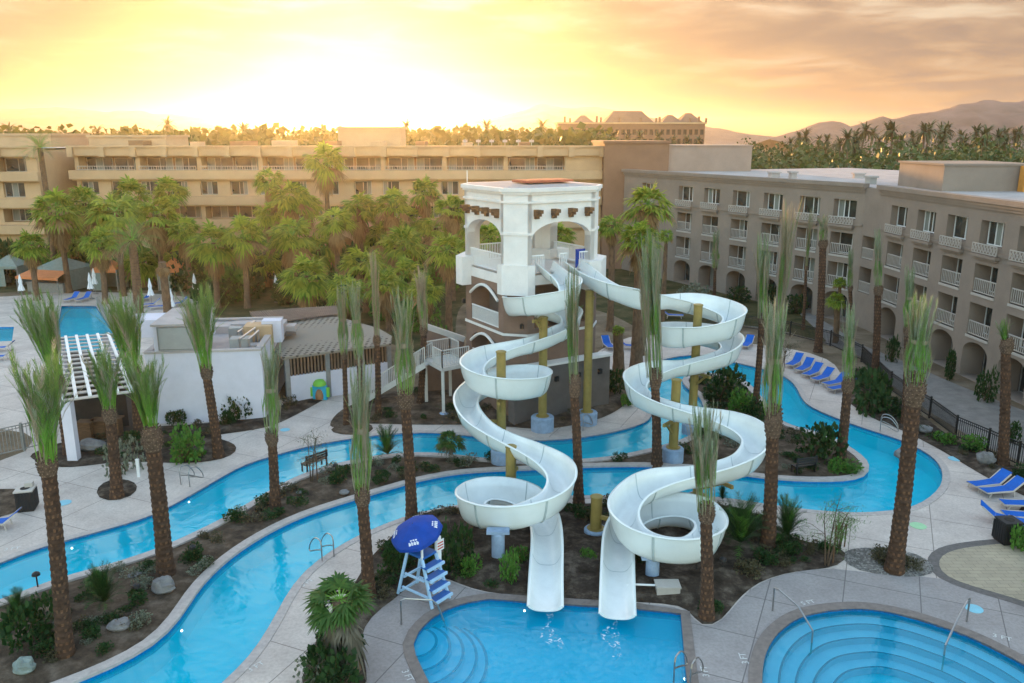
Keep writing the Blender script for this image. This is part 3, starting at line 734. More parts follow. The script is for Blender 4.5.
def shared(key,fn):
    if key not in MESHES:
        o=fn(); MESHES[key]=o.data; bpy.data.objects.remove(o)
    return MESHES[key]
def window_mesh(w,h,var=0,frame='white_metal'):
    """sliding balcony window: frame, mullions, dark glass, part-drawn curtain"""
    def fn():
        b=MB(); t=.07
        splits={0:(0,.36,.64,1),1:(0,.5,.74,1),2:(0,.3,.52,1),3:(0,.62,.8,1)}[var%4]
        mats={0:(1,2,1),1:(1,1,2),2:(2,1,1),3:(1,2,2)}[var%4]
        for i in range(3):
            x0=-w/2+w*splits[i]; x1=-w/2+w*splits[i+1]
            b.quad((x0,0,0),(x1,0,0),(x1,0,h),(x0,0,h),mats[i])
        for x in [-w/2+t/2,w/2-t/2]+[-w/2+w*s for s in splits[1:3]]: b.box(x-t/2,x+t/2,-.05,.03,0,h,0)
        b.box(-w/2,w/2,-.055,.03,h-t,h,0); b.box(-w/2,w/2,-.055,.03,0,t,0)
        return b.build('window',[M[frame],M['glass'],M['curtain']])
    return shared(('win',round(w,2),round(h,2),var%4,frame),fn)
def railing_mesh(w,h,pitch=.13,mt='pale_metal',bar=.035,lattice=False):
    def fn():
        b=MB(); b.box(-w/2,w/2,-.03,.03,h-.07,h); b.box(-w/2,w/2,-.025,.025,.06,.12)
        n=max(2,int(w/pitch))
        for i in range(n+1):
            x=-w/2+w*i/n; b.box(x-bar/2,x+bar/2,-.018,.018,.12,h-.07)
        if lattice:
            k=max(2,int(w/(h-.2)*1.6))
            for i in range(k):
                x0=-w/2+w*i/k;x1=-w/2+w*(i+1)/k
                b.beam((x0,-.024,.12),(x1,-.024,h-.07),.03,.04,0); b.beam((x0,-.027,h-.07),(x1,-.027,.12),.03,.04,0)
        return b.build('railing',[M[mt]])
    return shared(('rail',round(w,2),round(h,2),pitch,mt,lattice),fn)
def put(F,name,me,root,u,d,z):
    p=F.P(u,d,z); return inst(name,me,root,p-Vector(root['_o']),(0,0,F.ang))

# ------------------------------------------------------------------ hotel wing on the right
RT=12.1
hr=thing('hotel_wing','beige four-storey hotel wing on the right with balconies, arches and a pale flat roof','hotel',(31,70,0),own=True)
fA=Face((13.9,104.4),(30.6,72.8)); fC=Face((30.9,70.4),(33.1,34.0))
wb=MB(); opsA=[];opsC=[]
colsA=[fA.u_at(px,200) for px in (648,685.5,711.5,741,773,810,845.5)]
colsC=[fC.u_at(px,205) for px in (900,928,959.6,995.6,1037)]
nxt=colsC[-1]+4.6
while nxt<fC.L-2: colsC.append(nxt); nxt+=4.6
def wing(F,cols,extra):
    ops=[]
    for i,u in enumerate(cols):
        k=1.25
        ops+= [(u-k,u+k,9.25,10.95,.6,0),(u-k-.05,u+k-.05,6.0,8.0,1.25,0),(u-k-.05,u+k-.05,3.05,5.3,1.25,0),(u-1.45,u+1.35,0.02,2.65,1.6,.8)]
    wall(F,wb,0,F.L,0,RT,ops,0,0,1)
    for i,u in enumerate(cols):
        put(F,'window',window_mesh(2.3,1.62,i+extra),hr,u,.56,9.3)
        put(F,'window',window_mesh(2.3,1.9,i*3+1+extra),hr,u-.05,1.19,6.03)
        put(F,'window',window_mesh(2.3,2.15,i*2+2+extra),hr,u-.05,1.19,3.08)
        put(F,'doorway',window_mesh(2.3,2.2,i+extra,'beige_shaded' if False else 'grey_metal'),hr,u-.05,1.54,.04)
        put(F,'balcony_railing',railing_mesh(2.66,.72,.30,'pale_metal',.045,True),hr,u-.1,-.30,8.72)
        for z in (6.0,3.05): put(F,'balcony_railing',railing_mesh(2.44,1.0,.2,'pale_metal',.055),hr,u-.05,.12,z)
        s=MB(); F.box(s,u-1.45,u+1.25,-.36,0,8.52,8.72); F.box(s,u-1.3,u+1.1,-.2,0,8.36,8.52); s.build('juliet_shelf',M['beige'],hr)
        
        for zz in (5.82,2.87): s=MB(); F.box(s,u-1.30,u+1.20,-.06,.2,zz,zz+.18); s.build('balcony_slab',M['pale_metal'],hr)
wing(fA,colsA,0); wing(fC,colsC,1)
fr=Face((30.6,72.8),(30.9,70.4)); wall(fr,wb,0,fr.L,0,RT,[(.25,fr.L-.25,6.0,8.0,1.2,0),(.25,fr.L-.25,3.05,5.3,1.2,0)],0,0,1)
for z in (6.0,3.05): put(fr,'balcony_railing',railing_mesh(round(fr.L-.5,2),1.0,.15,'pale_metal',.045),hr,fr.L/2,.1,z)
back=[(33.1,34),(62,34),(62,74),(46,116),(13.9,104.4)]
for p,q in zip(back[:-1],back[1:]):
    wb.quad((*p,0),(*q,0),(*q,RT),(*p,RT),0)
wb.build('wall',[M['beige'],M['beige_shaded']],hr)
for F,a,c in ((fA,0,fA.L),(fC,0,fC.L)):
    s=MB(); F.box(s,a-.2,c+.0,-.36,.40,RT,RT+.34); F.box(s,a,c,-.22,0,RT-.22,RT-.002); F.box(s,a,c,-.12,0,RT-.42,RT-.222)
    s.build('cornice',M['beige'],hr)
    s=MB(); F.box(s,a,c,-.10,0,8.74,8.90); s.build('string_course',M['beige'],hr)
s=MB(); hr_s=s; s.prism([(fA.P(0,.4,0).x,fA.P(0,.4,0).y),(fA.P(fA.L,.4,0).x,fA.P(fA.L,.4,0).y),(31.3,70.4),(33.5,34),(62,34),(62,74),(46,116)],RT-.3,RT+.04)
hr_roof=s.build('roof',M['roof_white'],hr)
def roof_box(x0,x1,y0,y1,h,mt,name='roof_house',rot=0,cap=True):
    b=MB(); Mx=Matrix.Translation(((x0+x1)/2,(y0+y1)/2,RT+.04))@Matrix.Rotation(rot,4,'Z'); w=(x1-x0)/2; d=(y1-y0)/2
    b.box(-w,w,-d,d,0,h,0,Mx); 
    if cap: b.box(-w-.12,w+.12,-d-.12,d+.12,h+.002,h+.16,0,Mx)
    return b.build(name,mt,hr_roof)
roof_box(34.3,41.6,67.2,75,2.0,M['beige'])
roof_box(16.5,29.6,105,114,3.0,M['beige_pale'],rot=0)
roof_box(40.2,41.4,66.2,67.0,2.0,M['sunlit_duct'],'roof_duct',cap=False)
for i in range(15):
    y=rnd.uniform(42,100); x=31.5+(72-y)*.5+rnd.uniform(3,16) if y>72 else rnd.uniform(35,52)
    roof_box(x,x+rnd.uniform(.5,1.4),y,y+rnd.uniform(.5,1.2),rnd.uniform(.3,.8),M['roof_white' if i%3 else 'panel_grey'],'roof_unit')
for i in range(4):
    s=MB(); y=44+i*13; x=38+i*.6; s.beam((x,y,RT+.2),(x+9,y+7,RT+.2),.12,.12); s.build('roof_pipe',M['steel'],hr_roof)

# ------------------------------------------------------------------ long hotel building at the back
hl=thing('hotel_block','long tan hotel block across the back with banded balconies and a bracketed parapet','hotel',(-20,106,0),own=True)
HY=106.5; fL=Face((-54.9,HY),(11.3,HY)); wb=MB(); cr=MB(); ld=MB(); T=15.0
cols=[fL.u_at(px,187) for px in (90,120,149,179,209,239,268,298,330,363,391,421,450,480,510,540,570)]
bays=[]; u=.5
pitch=fL.L/8.6
while u+pitch*.6<fL.L: bays.append((u,min(u+pitch-.55,fL.L-.6))); u+=pitch
ops=[]
for c in cols: ops.append((c-1.1,c+1.1,9.15,10.85,.35,0))
for a,c in bays: ops+= [(a,c,12.0,13.85,1.9,0),(a,c,6.1,7.7,1.9,0),(a+.5,a+3.4,.02,3.9,1.5,1.3),(a+4.1,c-.2,.02,3.9,1.5,1.3)]
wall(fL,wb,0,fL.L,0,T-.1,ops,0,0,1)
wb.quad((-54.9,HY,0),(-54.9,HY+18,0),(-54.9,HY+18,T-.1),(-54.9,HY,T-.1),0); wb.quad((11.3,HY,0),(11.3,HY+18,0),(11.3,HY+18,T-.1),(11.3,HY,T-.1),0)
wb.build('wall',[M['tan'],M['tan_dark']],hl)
for i,c in enumerate(cols): put(fL,'window',window_mesh(2.1,1.66,i,'pale_metal'),hl,c,.31,9.17)
for i,(a,c) in enumerate(bays):
    w=(c-a)/2-.3
    for k in (0,1):
        put(fL,'window',window_mesh(round(w,1),1.7,i+k,'pale_metal'),hl,a+(c-a)*(.25+.5*k),1.85,12.02)
        put(fL,'window',window_mesh(round(w,1),1.5,i*2+k,'pale_metal'),hl,a+(c-a)*(.25+.5*k),1.85,6.12)
    put(fL,'balcony_railing',railing_mesh(round(c-a,1),.55,.3,'pale_metal',.04),hl,(a+c)/2,-.45,12.2)
for z0,z1,dd in ((10.95,12.2,.85),(7.75,8.95,.7),(4.9,6.05,.7)):
    s=MB(); fL.box(s,-.5,fL.L,-dd,-.002,z0+.18,z1); fL.box(s,-.3,fL.L-.1,-dd*.6,-.003,z0,z0+.18); s.build('balcony_band',M['tan'],hl)
s=MB(); fL.box(s,-.4,fL.L,-.55,.3,14.0,15.0); fL.box(s,-.5,fL.L+.1,-.75,.4,15.002,15.22)
s.build('parapet',M['tan'],hl)
for k in range(18):
    u=k*fL.L/17; s=MB(); fL.box(s,u-.35,u+.35,-1.0,-.553,13.85,15.0); s.build('parapet_bracket',M['tan'],hl)
s=MB(); fL.box(s,0,fL.L,.4,18,14.7,14.95); hl_roof=s.build('roof',M['roof'],hl)
def top_block(x0,x1,y0,y1,z0,z1,mt,name='roof_house'):
    b=MB(); b.box(x0,x1,y0,y1,z0,z1); b.box(x0-.2,x1+.2,y0-.2,y1+.2,z1+.002,z1+.3); return b.build(name,mt,hl)
top_block(-24.0,-15.4,118,124,14.9,17.3,M['tan'])
top_block(11.35,19.3,104.5,120,0,15.5,M['terracotta'],'stair_tower')
top_block(-57.5,-47,116,124,14.9,16.2,M['tan'])
for i in range(9):
    x=-50+i*6.3+rnd.uniform(-1,1); b=MB(); b.box(x,x+rnd.uniform(1,2.4),110+rnd.uniform(0,5),117,14.95,14.95+rnd.uniform(.4,.9)); b.build('roof_unit',M['tan' if i%2 else 'tan_dark'],hl_roof)
for i in range(6):
    b=MB(); x=-6+i*1.7; b.tube([(x,109,14.9),(x,109,16.0)],.04,6); b.box(x-.3,x+.3,108.9,109.1,15.6,15.9); b.build('roof_vent',M['panel_grey'],hl_roof)
# recessed stair bay with a tall arched window, then the left wing
hw=thing('hotel_stair_bay','set-back stair bay with a tall arched window between the two tan hotel blocks','stair bay',(-57,110,0),own=True)
fS=Face((-60.2,111.5),(-54.95,111.5)); wb=MB()
wall(fS,wb,0,fS.L,0,14.2,[(2.6,4.9,5,12.6,.5,1.1)],0,0,1); wb.build('wall',[M['terracotta'],M['dark']],hw)
s=MB(); fS.box(s,0,fS.L,-.2,.3,14.2,14.7); fS.box(s,0,fS.L,.3,9,13.9,14.2); s.build('roof',M['tan'],hw)
put(fS,'window',window_mesh(2.2,3.1,0,'pale_metal'),hw,3.75,.44,8.5); put(fS,'window',window_mesh(2.2,3.2,1,'pale_metal'),hw,3.75,.44,5.1)
s=MB(); pts=[(fS.P(3.75-1.3*math.cos(math.pi*i/14),-.12,11.5+1.35*math.sin(math.pi*i/14))) for i in range(15)]
s.tube([fS.P(2.45,-.12,5)]+pts+[fS.P(5.05,-.12,5)],.17,6); s.build('arch_moulding',M['tan'],hw)
h2=thing('hotel_end_block','tan hotel block at the left edge with two stacked balcony bands over arches','hotel',(-70,103,0),own=True)
f2=Face((-92,102.5),(-57.4,102.5)); wb=MB(); ops=[]
c2=[f2.L-3.2-4.3*k for k in range(7)]
for c in c2: ops+= [(c-1.3,c+1.3,9.1,10.9,.4,0),(c-1.9,c+1.9,12.1,13.8,1.8,0),(c-1.7,c+1.7,6.1,7.7,1.6,0),(c-1.5,c+1.5,.02,4.0,1.5,1.4)]
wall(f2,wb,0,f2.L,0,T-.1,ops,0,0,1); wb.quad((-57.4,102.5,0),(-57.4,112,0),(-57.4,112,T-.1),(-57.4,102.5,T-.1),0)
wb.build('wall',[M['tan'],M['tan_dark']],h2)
for i,c in enumerate(c2):
    put(f2,'window',window_mesh(2.5,1.75,i,'pale_metal'),h2,c,.35,9.12); put(f2,'window',window_mesh(3.2,1.6,i+1,'pale_metal'),h2,c,1.74,12.12); put(f2,'window',window_mesh(3.0,1.5,i+2,'pale_metal'),h2,c,1.54,6.12)
for z0,z1,dd in ((10.95,12.2,.9),(7.75,8.95,.9),(4.6,5.8,1.1)):
    s=MB(); f2.box(s,0,f2.L+.4,-dd,-.002,z0+.15,z1); f2.box(s,0,f2.L+.2,-dd*.6,-.003,z0,z0+.15); s.build('balcony_band',M['tan'],h2)
s=MB(); f2.box(s,0,f2.L+.2,-.5,.3,14.0,15.0); f2.box(s,0,f2.L+.3,-.7,.4,15.002,15.22); s.build('parapet',M['tan'],h2)
for k in range(9):
    s=MB(); u=f2.L-k*4.2; f2.box(s,u-.3,u+.3,-.95,-.502,13.9,15.0); s.build('parapet_bracket',M['tan'],h2)
s=MB(); f2.box(s,0,f2.L,.4,20,14.7,14.95); s.build('roof',M['roof'],h2)
b=MB(); b.box(-76,-60.5,112,122,14.9,16.4); b.box(-76.2,-60.3,111.8,122.2,16.402,16.7); b.build('roof_house',M['tan'],h2)
b=MB(); b.box(-92,-77,108,118,14.9,15.9); b.build('roof_house',M['panel_grey'],h2)

# far hotel on the horizon
hf=thing('far_hotel','distant pinkish hotel on the horizon with a row of hipped roofs','hotel',(32,320,0),own=True)
FY=320.; k=FPX/(FY*CP); X=lambda px:(px-512)*(FY*CP+1)/FPX
fF=Face((X(558),FY),(X(704),FY)); wb=MB(); ops=[]
n=26
for i in range(n):
    u=(i+.5)*fF.L/n
    for z in (3,6.4,9.8,13.2,16.6): ops.append((u-.65,u+.65,z,z+1.9,.4,0))
wall(fF,wb,0,fF.L,0,20.5,ops,0,0,1)
wb.quad(fF.P(0,0,0),fF.P(0,0,20.5),fF.P(0,20,20.5),fF.P(0,20,0),0); wb.quad(fF.P(fF.L,0,0),fF.P(fF.L,20,0),fF.P(fF.L,20,20.5),fF.P(fF.L,0,20.5),0)
wb.build('wall',[M['terracotta'],M['dark']],hf)
s=MB(); fF.box(s,-.5,fF.L+.5,-.6,20,20.5,21.1); s.build('cornice',M['tan'],hf)
for u0,u1,h in ((6,13.5,2.6),(17.5,36,4.3),(39,47,2.8),(45.5,54.5,3.5)):
    b=MB(); a=min(3,(u1-u0)*.3); z=21.1
    q=[fF.P(u0,2,z),fF.P(u1,2,z),fF.P(u1,16,z),fF.P(u0,16,z),fF.P(u0+a*1.3,8,z+h),fF.P(u1-a*1.3,8,z+h),fF.P(u1-a*1.3,10,z+h),fF.P(u0+a*1.3,10,z+h)]
    b.add(q,[(0,1,5,4),(1,2,6,5),(2,3,7,6),(3,0,4,7),(4,5,6,7)]); b.build('hip_roof',M['terracotta'],hf)
for u in (2.5,4.5,14.5,16,23,31,36.8,38,49.5,52.8,55.5):
    b=MB(); fF.box(b,u-.35,u+.35,1.5,2.4,21.1,23.0+.4*math.sin(u)); b.build('chimney',M['terracotta'],hf)
# ------------------------------------------------------------------ slide tower
TH=R(31); e1=Vector((math.cos(TH),math.sin(TH),0)); e2=Vector((-math.sin(TH),math.cos(TH),0))
TS,TC=6.7,1.0
T0=Vector((.2,47.3,0))-(e1+e2)*(TC/2)
def tp(a,b,z): return T0+e1*a+e2*b+Vector((0,0,z))
tw=thing('slide_tower','white arched slide tower on brown walls where both water slides begin','tower',T0,own=True)
oct_=lambda g=0,c=TC:[(c,-g),(TS-c,-g),(TS+g,c),(TS+g,TS-c),(TS-c,TS+g),(c,TS+g),(-g,TS-c),(-g,c)]
def P2(l): return [(tp(a,b,0).x,tp(a,b,0).y) for a,b in l]
corners=[(0,0,1,1),(TS,0,-1,1),(TS,TS,-1,-1),(0,TS,1,-1)]
up=MB(); W0=TC+.28; TT=.55; ZT=13.45
sides=[(tp(0,0,0),tp(TS,0,0)),(tp(TS,0,0),tp(TS,TS,0)),(tp(TS,TS,0),tp(0,TS,0)),(tp(0,TS,0),tp(0,0,0))]
for p,q in sides:
    F=Face(p,q); o=[(W0,TS-W0,8.75,11.65,TT,.95)]
    wall(F,up,TC,TS-TC,8.75,ZT-.2,o,0,0)
    Fi=Face(F.P(0,TT,0),F.P(F.L,TT,0)); wall(Fi,up,TC*.7,TS-TC*.7,8.75,ZT-.2,[(W0,TS-W0,8.75,11.65,.0,.95)],0,0)
for x,y,sx,sy in corners:
    a=TC; poly=[(x+sx*a,y),(x,y+sy*a),(x+sx*.0,y+sy*(a+.28)),(x+sx*TT,y+sy*(a+.28)),(x+sx*(TT+.45),y+sy*(TT+.45)),(x+sx*(a+.28),y+sy*TT),(x+sx*(a+.28),y)]
    up.prism(P2(poly),8.75,ZT-.201)
up.build('arch_stage',M['white_stucco'],tw)
s=MB(); s.prism(P2(oct_(.12)),12.75,12.87,bottom=True); s.prism(P2(oct_(.14)),ZT-.2,ZT-.06,bottom=True); s.prism(P2(oct_(.26)),ZT-.06,ZT+.16,bottom=True)
s.build('cornice',M['white_stucco'],tw)
for x,y,sx,sy in corners:
    s=MB(); g=.07; a=TC; poly=[(x+sx*(a+.28),y-sy*g),(x+sx*a*.98,y-sy*g),(x-sx*g,y+sy*a*.98),(x-sx*g,y+sy*(a+.28)),(x+sx*.3,y+sy*(a+.3)),(x+sx*(a+.3),y+sy*.3)]
    s.prism(P2(poly),10.95,11.1,bottom=True); s.build('pier_band',M['white_stucco'],tw)
for x,y,sx,sy in corners:
    s=MB(); fr_=(x==0 and y==0); g=.20 if fr_ else .62; a=TC; k_=.40 if fr_ else .75
    poly=[(x+sx*(a+k_),y-sy*g),(x+sx*(a-.1),y-sy*g),(x-sx*g,y+sy*(a-.1)),(x-sx*g,y+sy*(a+k_)),(x+sx*.9,y+sy*(a+k_)),(x+sx*(a+k_),y+sy*.9)]
    s.prism(P2(poly),7.5,9.25,bottom=True); s.build('pier_block',M['white_stucco'],tw)
s=MB(); s.prism(P2(oct_(-.02)),8.05,8.62,bottom=True); s.build('deck_slab',M['white_stucco'],tw)
s=MB()
rf=[tp(a,b,0) for a,b in oct_(.0)]; n=len(rf); cen=tp(TS/2,TS/2,ZT+.42)
s.add([(p.x,p.y,ZT+.162) for p in rf]+[cen],[(i,(i+1)%n,n) for i in range(n)]); s.build('roof',M['roof_white'],tw)
s=MB(); s.add([tp(1.6,.8,ZT+.30),tp(5.2,1.8,ZT+.36),tp(5.2,2.6,ZT+.42),tp(1.6,1.8,ZT+.38)],[(0,1,2,3)]); s.box(0,.01,0,.01,0,.01) if False else None
b=MB(); Mx=Matrix.Translation(tp(0,0,0))@Matrix.Rotation(TH,4,'Z')
b.box(1.7,5.0,1.3,2.9,ZT+.36,ZT+.50,0,Mx); b.build('roof_hatch',M['roof_red'],tw)
b=MB(); b.tube([tp(.3,TS-.8,ZT+.1),tp(.3,TS-.8,ZT+.95)],.03,6); b.build('mast',M['white_metal'],tw)
# timber brackets below the cornice
for k in range(4):
    for F in (Face(*sides[0]),Face(*sides[3])):
        u=1.55+k*1.18; b=MB()
        F.box(b,u-.16,u+.16,-.56,-.002,12.2,12.40); F.box(b,u-.16,u+.16,-.38,-.003,12.03,12.2); F.box(b,u-.13,u+.13,-.2,-.004,11.88,12.03)
        b.build('timber_bracket',M['wood_dark'],tw)
# brown stage below the deck
lo=MB(); F3=Face(*sides[3]); F0=Face(*sides[0])
for i,(p,q) in enumerate(sides):
    F=Face(p,q)
    if i==3: o=[(TC+.7,TS-TC-.6,5.35,7.75,1.3,.7),(TC+.7,TS-TC-.6,2.5,4.7,1.3,.6)]
    elif i==0: o=[(TC+.5,TS-TC-.3,5.5,8.0,2.6,0)]
    else: o=[]
    wall(F,lo,TC,TS-TC,0,8.05,o,0,0,1)
for x,y,sx,sy in corners:
    lo.prism(P2([(x+sx*TC,y),(x,y+sy*TC),(x+sx*.3,y+sy*(TC+.01)),(x+sx*(TC+.01),y+sy*.3)]),0,7.5)
lo.build('lower_wall',[M['brown_stucco'],M['grey_stucco']],tw)
s=MB()
for z in (5.05,):
    s.prism(P2(oct_(.08)),z,z+.14,bottom=True)
s.build('string_course',M['white_stucco'],tw)
for z0 in (5.3,2.45):
    u=TS/2-.0; w=TS-2*TC-1.3
    put(F3,'railing',railing_mesh(round(w,2),1.0,.12,'white_metal',.035),tw,TS/2+.05,.08,z0)
for z0 in (7.72,4.66):
    s=MB(); pts=[F3.P(TC+.7+(TS-2*TC-1.3)*i/12,-.06,z0-.7+.72*math.sin(math.pi*i/12)) for i in range(13)]; s.tube(pts,.09,6); s.build('arch_moulding',M['white_stucco'],tw)
# deck railings
for F,gap in ((F0,None),(Face(*sides[1]),0),(Face(*sides[2]),0),(F3,0)):
    if gap is None:
        put(F,'railing',railing_mesh(1.0,1.15,.12,'white_metal',.03),tw,W0+.5,.25,8.62); put(F,'railing',railing_mesh(.6,1.15,.12,'white_metal',.03),tw,TS-W0-.3,.25,8.62); put(F,'railing',railing_mesh(.5,1.15,.12,'white_metal',.03),tw,W0+2.35,.25,8.62)
    else: put(F,'railing',railing_mesh(round(TS-2*W0,2),1.15,.12,'white_metal',.03),tw,TS/2,.25,8.62)
b=MB(); b.box(-.35,.35,-.03,.03,.1,1.25,0,Matrix.Translation(tp(5.1,.55,8.62))@Matrix.Rotation(TH,4,'Z')); b.build('notice_panel',M['blue_deep'],tw)
for (a_,b_,z_) in ((0,TS-.9,6.2),(.75,.0,5.6)):
    b=MB(); q=tp(a_-.12,b_,z_); b.lathe([(.12,0),(.12,.22),(.05,.3)],10,q); b.build('wall_lamp',M['black_metal'],tw)
# grey plinth under the slides
pl=thing('plinth_wall','dark grey plinth wall with a pale capping below the slide tower','wall',tp(0,0,0),own=True)
b=MB(); poly=P2([(-.3,-.7),(TS-.1,-.7),(TS-.1,-.02),(-.3,-.02)]); b.prism(poly,0,3.3); b.build('wall',M['grey_stucco'],pl)
b=MB(); poly=P2([(-.4,-.8),(TS,-.8),(TS,-.03),(-.4,-.03)]); b.prism(poly,3.302,3.44,bottom=True); b.build('capping',M['white_stucco'],pl)
for k in range(4):
    b=MB(); q=tp(1.0+k*1.6,-.78,2.3); b.box(-.12,.12,-.08,.08,0,.3,0,Matrix.Translation(q)@Matrix.Rotation(TH,4,'Z')); b.build('wall_lamp',M['black_metal'],pl)
# white access stair
st=thing('access_stair','white steel landing on posts with picket railings and a stair, left of the tower','staircase',(-5,48,0),own=True)
q0=G(443,416); 
LZ=3.0
L1=V(443.5,373,0.1) if False else None
pa=Vector((q0.x,q0.y,0)); pb=pa+Vector((1.6,1.6,0)); pc=pa+Vector((-1.5,3.2,0))
ux=(e1*.94+e2*.1).normalized(); uy=(e2).normalized()
def sp(a,b,z): return pa+ux*a+uy*b+Vector((0,0,z))
b=MB(); b.add([sp(0,0,LZ-.22),sp(2.0,0,LZ-.22),sp(2.0,2.6,LZ-.22),sp(0,2.6,LZ-.22),sp(0,0,LZ),sp(2.0,0,LZ),sp(2.0,2.6,LZ),sp(0,2.6,LZ)],[(3,2,1,0),(4,5,6,7),(0,1,5,4),(1,2,6,5),(2,3,7,6),(3,0,4,7)]); b.build('landing',M['stair_paint'],st)
for a,bb in ((.1,.1),(1.9,.1),(.1,2.5),(1.9,2.5)):
    b=MB(); b.beam(sp(a,bb,0),sp(a,bb,LZ-.22),.18,.18); b.build('post',M['stair_paint'],st)
    b=MB(); p=sp(a,bb,0); b.lathe([(.3,0),(.3,.12),(.2,.18)],12,p); b.build('footing',M['pier'],st)
def rail_run(root,p,q,h=1.05,pitch=.14,mt='stair_paint',bar=.035,mid=True,name='railing'):
    p=Vector(p);q=Vector(q); b=MB(); n=max(2,int((q-p).length/pitch))
    up_=Vector((0,0,1)); b.beam(p+up_*h,q+up_*h,.06,.06); b.beam(p+up_*.1,q+up_*.1,.04,.04)
    for i in range(n+1):
        c=p.lerp(q,i/n); w=bar*(2 if i in (0,n) else 1); b.beam(c,c+up_*h,w,w,0,(1,0,0))
    return b.build(name,M[mt],root)
rail_run(st,sp(.04,.04,LZ),sp(1.96,.04,LZ)); rail_run(st,sp(.04,.04,LZ),sp(.04,1.2,LZ)); rail_run(st,sp(.04,2.56,LZ),sp(1.96,2.56,LZ)); rail_run(st,sp(1.96,1.4,LZ),sp(1.96,2.56,LZ))
N=14; sd_=Vector((-.96,.28,0)); sn_=Vector((.28,.96,0))
b=MB()
for i in range(N):
    z=LZ-(i+1)*LZ/(N+1); c=sp(0,1.85,z)+sd_*(.15+i*.3)
    b.add([*[c-sd_*(q_*.16)+sn_*(r_*.6)+Vector((0,0,h_)) for h_ in (0,.05) for q_,r_ in ((-1,-1),(1,-1),(1,1),(-1,1))]],[(3,2,1,0),(4,5,6,7),(0,1,5,4),(1,2,6,5),(2,3,7,6),(3,0,4,7)])
b.build('treads',M['stair_paint'],st)
for bb in (1.22,2.48):
    b=MB(); b.beam(sp(0,1.85,LZ-.1)+sn_*(bb-1.85),sp(0,1.85,.1)+sn_*(bb-1.85)+sd_*(.15+N*.3),.08,.3); b.build('stringer',M['stair_paint'],st)
    rail_run(st,sp(0,1.85,LZ)+sn_*(bb-1.85),sp(0,1.85,.15)+sn_*(bb-1.85)+sd_*(.15+N*.3))
b=MB(); b.beam(sp(1.0,4.6,LZ+1.6),sp(3.6,3.6,LZ+.5),.35,.35); b.build('sloping_wall_cap',M['stair_paint'],st)
b=MB(); 
p,q=sp(1.0,4.6,0),sp(3.6,3.6,0); nn=(q-p).cross(Vector((0,0,1))).normalized()*.13
b.add([p-nn,q-nn,q+nn,p+nn,p-nn+Vector((0,0,LZ+1.42)),q-nn+Vector((0,0,LZ+.32)),q+nn+Vector((0,0,LZ+.32)),p+nn+Vector((0,0,LZ+1.42))],[(3,2,1,0),(4,5,6,7),(0,1,5,4),(1,2,6,5),(2,3,7,6),(3,0,4,7)])
b.build('sloping_wall',M['brown_stucco'],st)

# ------------------------------------------------------------------ pool bar, pergola, low roofs on the left
pb_=thing('pool_bar','pale lilac pool bar with a cluttered white roof behind two leaning palms','building',G(180,424),own=True)
A=G(152,424); B=G(266,419.5); fB=Face(A,B); Hh=4.25
b=MB(); wall(fB,b,0,fB.L,0,Hh,[],0)
dp=9.0
for (u0,d0),(u1,d1) in (((0,0),(0,dp)),((0,dp),(fB.L,dp)),((fB.L,dp),(fB.L,0))): b.quad(fB.P(u0,d0,0),fB.P(u0,d0,Hh),fB.P(u1,d1,Hh),fB.P(u1,d1,0))
b.quad(fB.P(.3,.3,Hh-.001),fB.P(.3,.3,Hh-.5),fB.P(fB.L-.3,.3,Hh-.5),fB.P(fB.L-.3,.3,Hh-.001))
b.build('wall',M['lilac'],pb_)
b=MB(); fB.box(b,.3,fB.L-.3,.3,dp-.3,3.5,3.7); b.build('roof',M['roof_white'],pb_)
b=MB()
for a in ((0,fB.L,0,.3),(0,fB.L,dp-.3,dp),(0,.3,.302,dp-.302),(fB.L-.3,fB.L,.302,dp-.302)): fB.box(b,a[0]-.04,a[1]+.04,a[2]-.04,a[3]+.04,Hh,Hh+.12)
b.build('parapet_cap',M['roof_white'],pb_)
uu=lambda px:fB.u_at(px,350)
b=MB(); fB.box(b,uu(158)-.2,uu(198),.05,4.6,Hh+.121,Hh+1.6); b.build('roof_house',M['lilac'],pb_)
b=MB(); fB.box(b,uu(158)-.3,uu(198)+.1,-.02,4.7,Hh+1.601,Hh+1.72); b.build('roof_house_top',M['roof_white'],pb_)
b=MB(); fB.box(b,uu(160),uu(196),-.02,.048,Hh+.25,Hh+1.5,0); b.build('grey_panel',M['panel_grey'],pb_)
b=MB()
for a,c,z0,z1 in ((uu(160)-.07,uu(160),Hh+.18,Hh+1.57),(uu(196),uu(196)+.07,Hh+.18,Hh+1.57)): fB.box(b,a,c,-.04,.048,z0,z1)
fB.box(b,uu(160),uu(196),-.04,.048,Hh+.18,Hh+.25); fB.box(b,uu(160),uu(196),-.04,.048,Hh+1.5,Hh+1.57); b.build('panel_frame',M['grey_metal'],pb_)
b=MB(); fB.box(b,uu(128)-1.5,uu(128)+1.4,4.2,6.4,Hh+.0,Hh+1.1); b.build('roof_house',M['lilac'],pb_)
for i,(px,d,w,h,mt) in enumerate(((222,2.0,1.2,.8,'panel_grey'),(232,3.6,1.7,1.2,'tan'),(243,1.6,.9,.5,'roof_white'),(250,4.2,1.2,1.4,'lilac'),(226,6,2.4,.7,'roof_white'),(212,4.6,.8,.9,'panel_grey'),(240,6.6,1.0,.6,'panel_grey'),(205,7.2,1.4,.6,'roof_white'),(170,7,2.2,.5,'roof_white'),(258,7,1.2,.4,'roof_white'))):
    b=MB(); u=uu(px); fB.box(b,u,u+w,d,d+w*.8,3.7,3.7+h); b.build('roof_unit',M[mt],pb_)
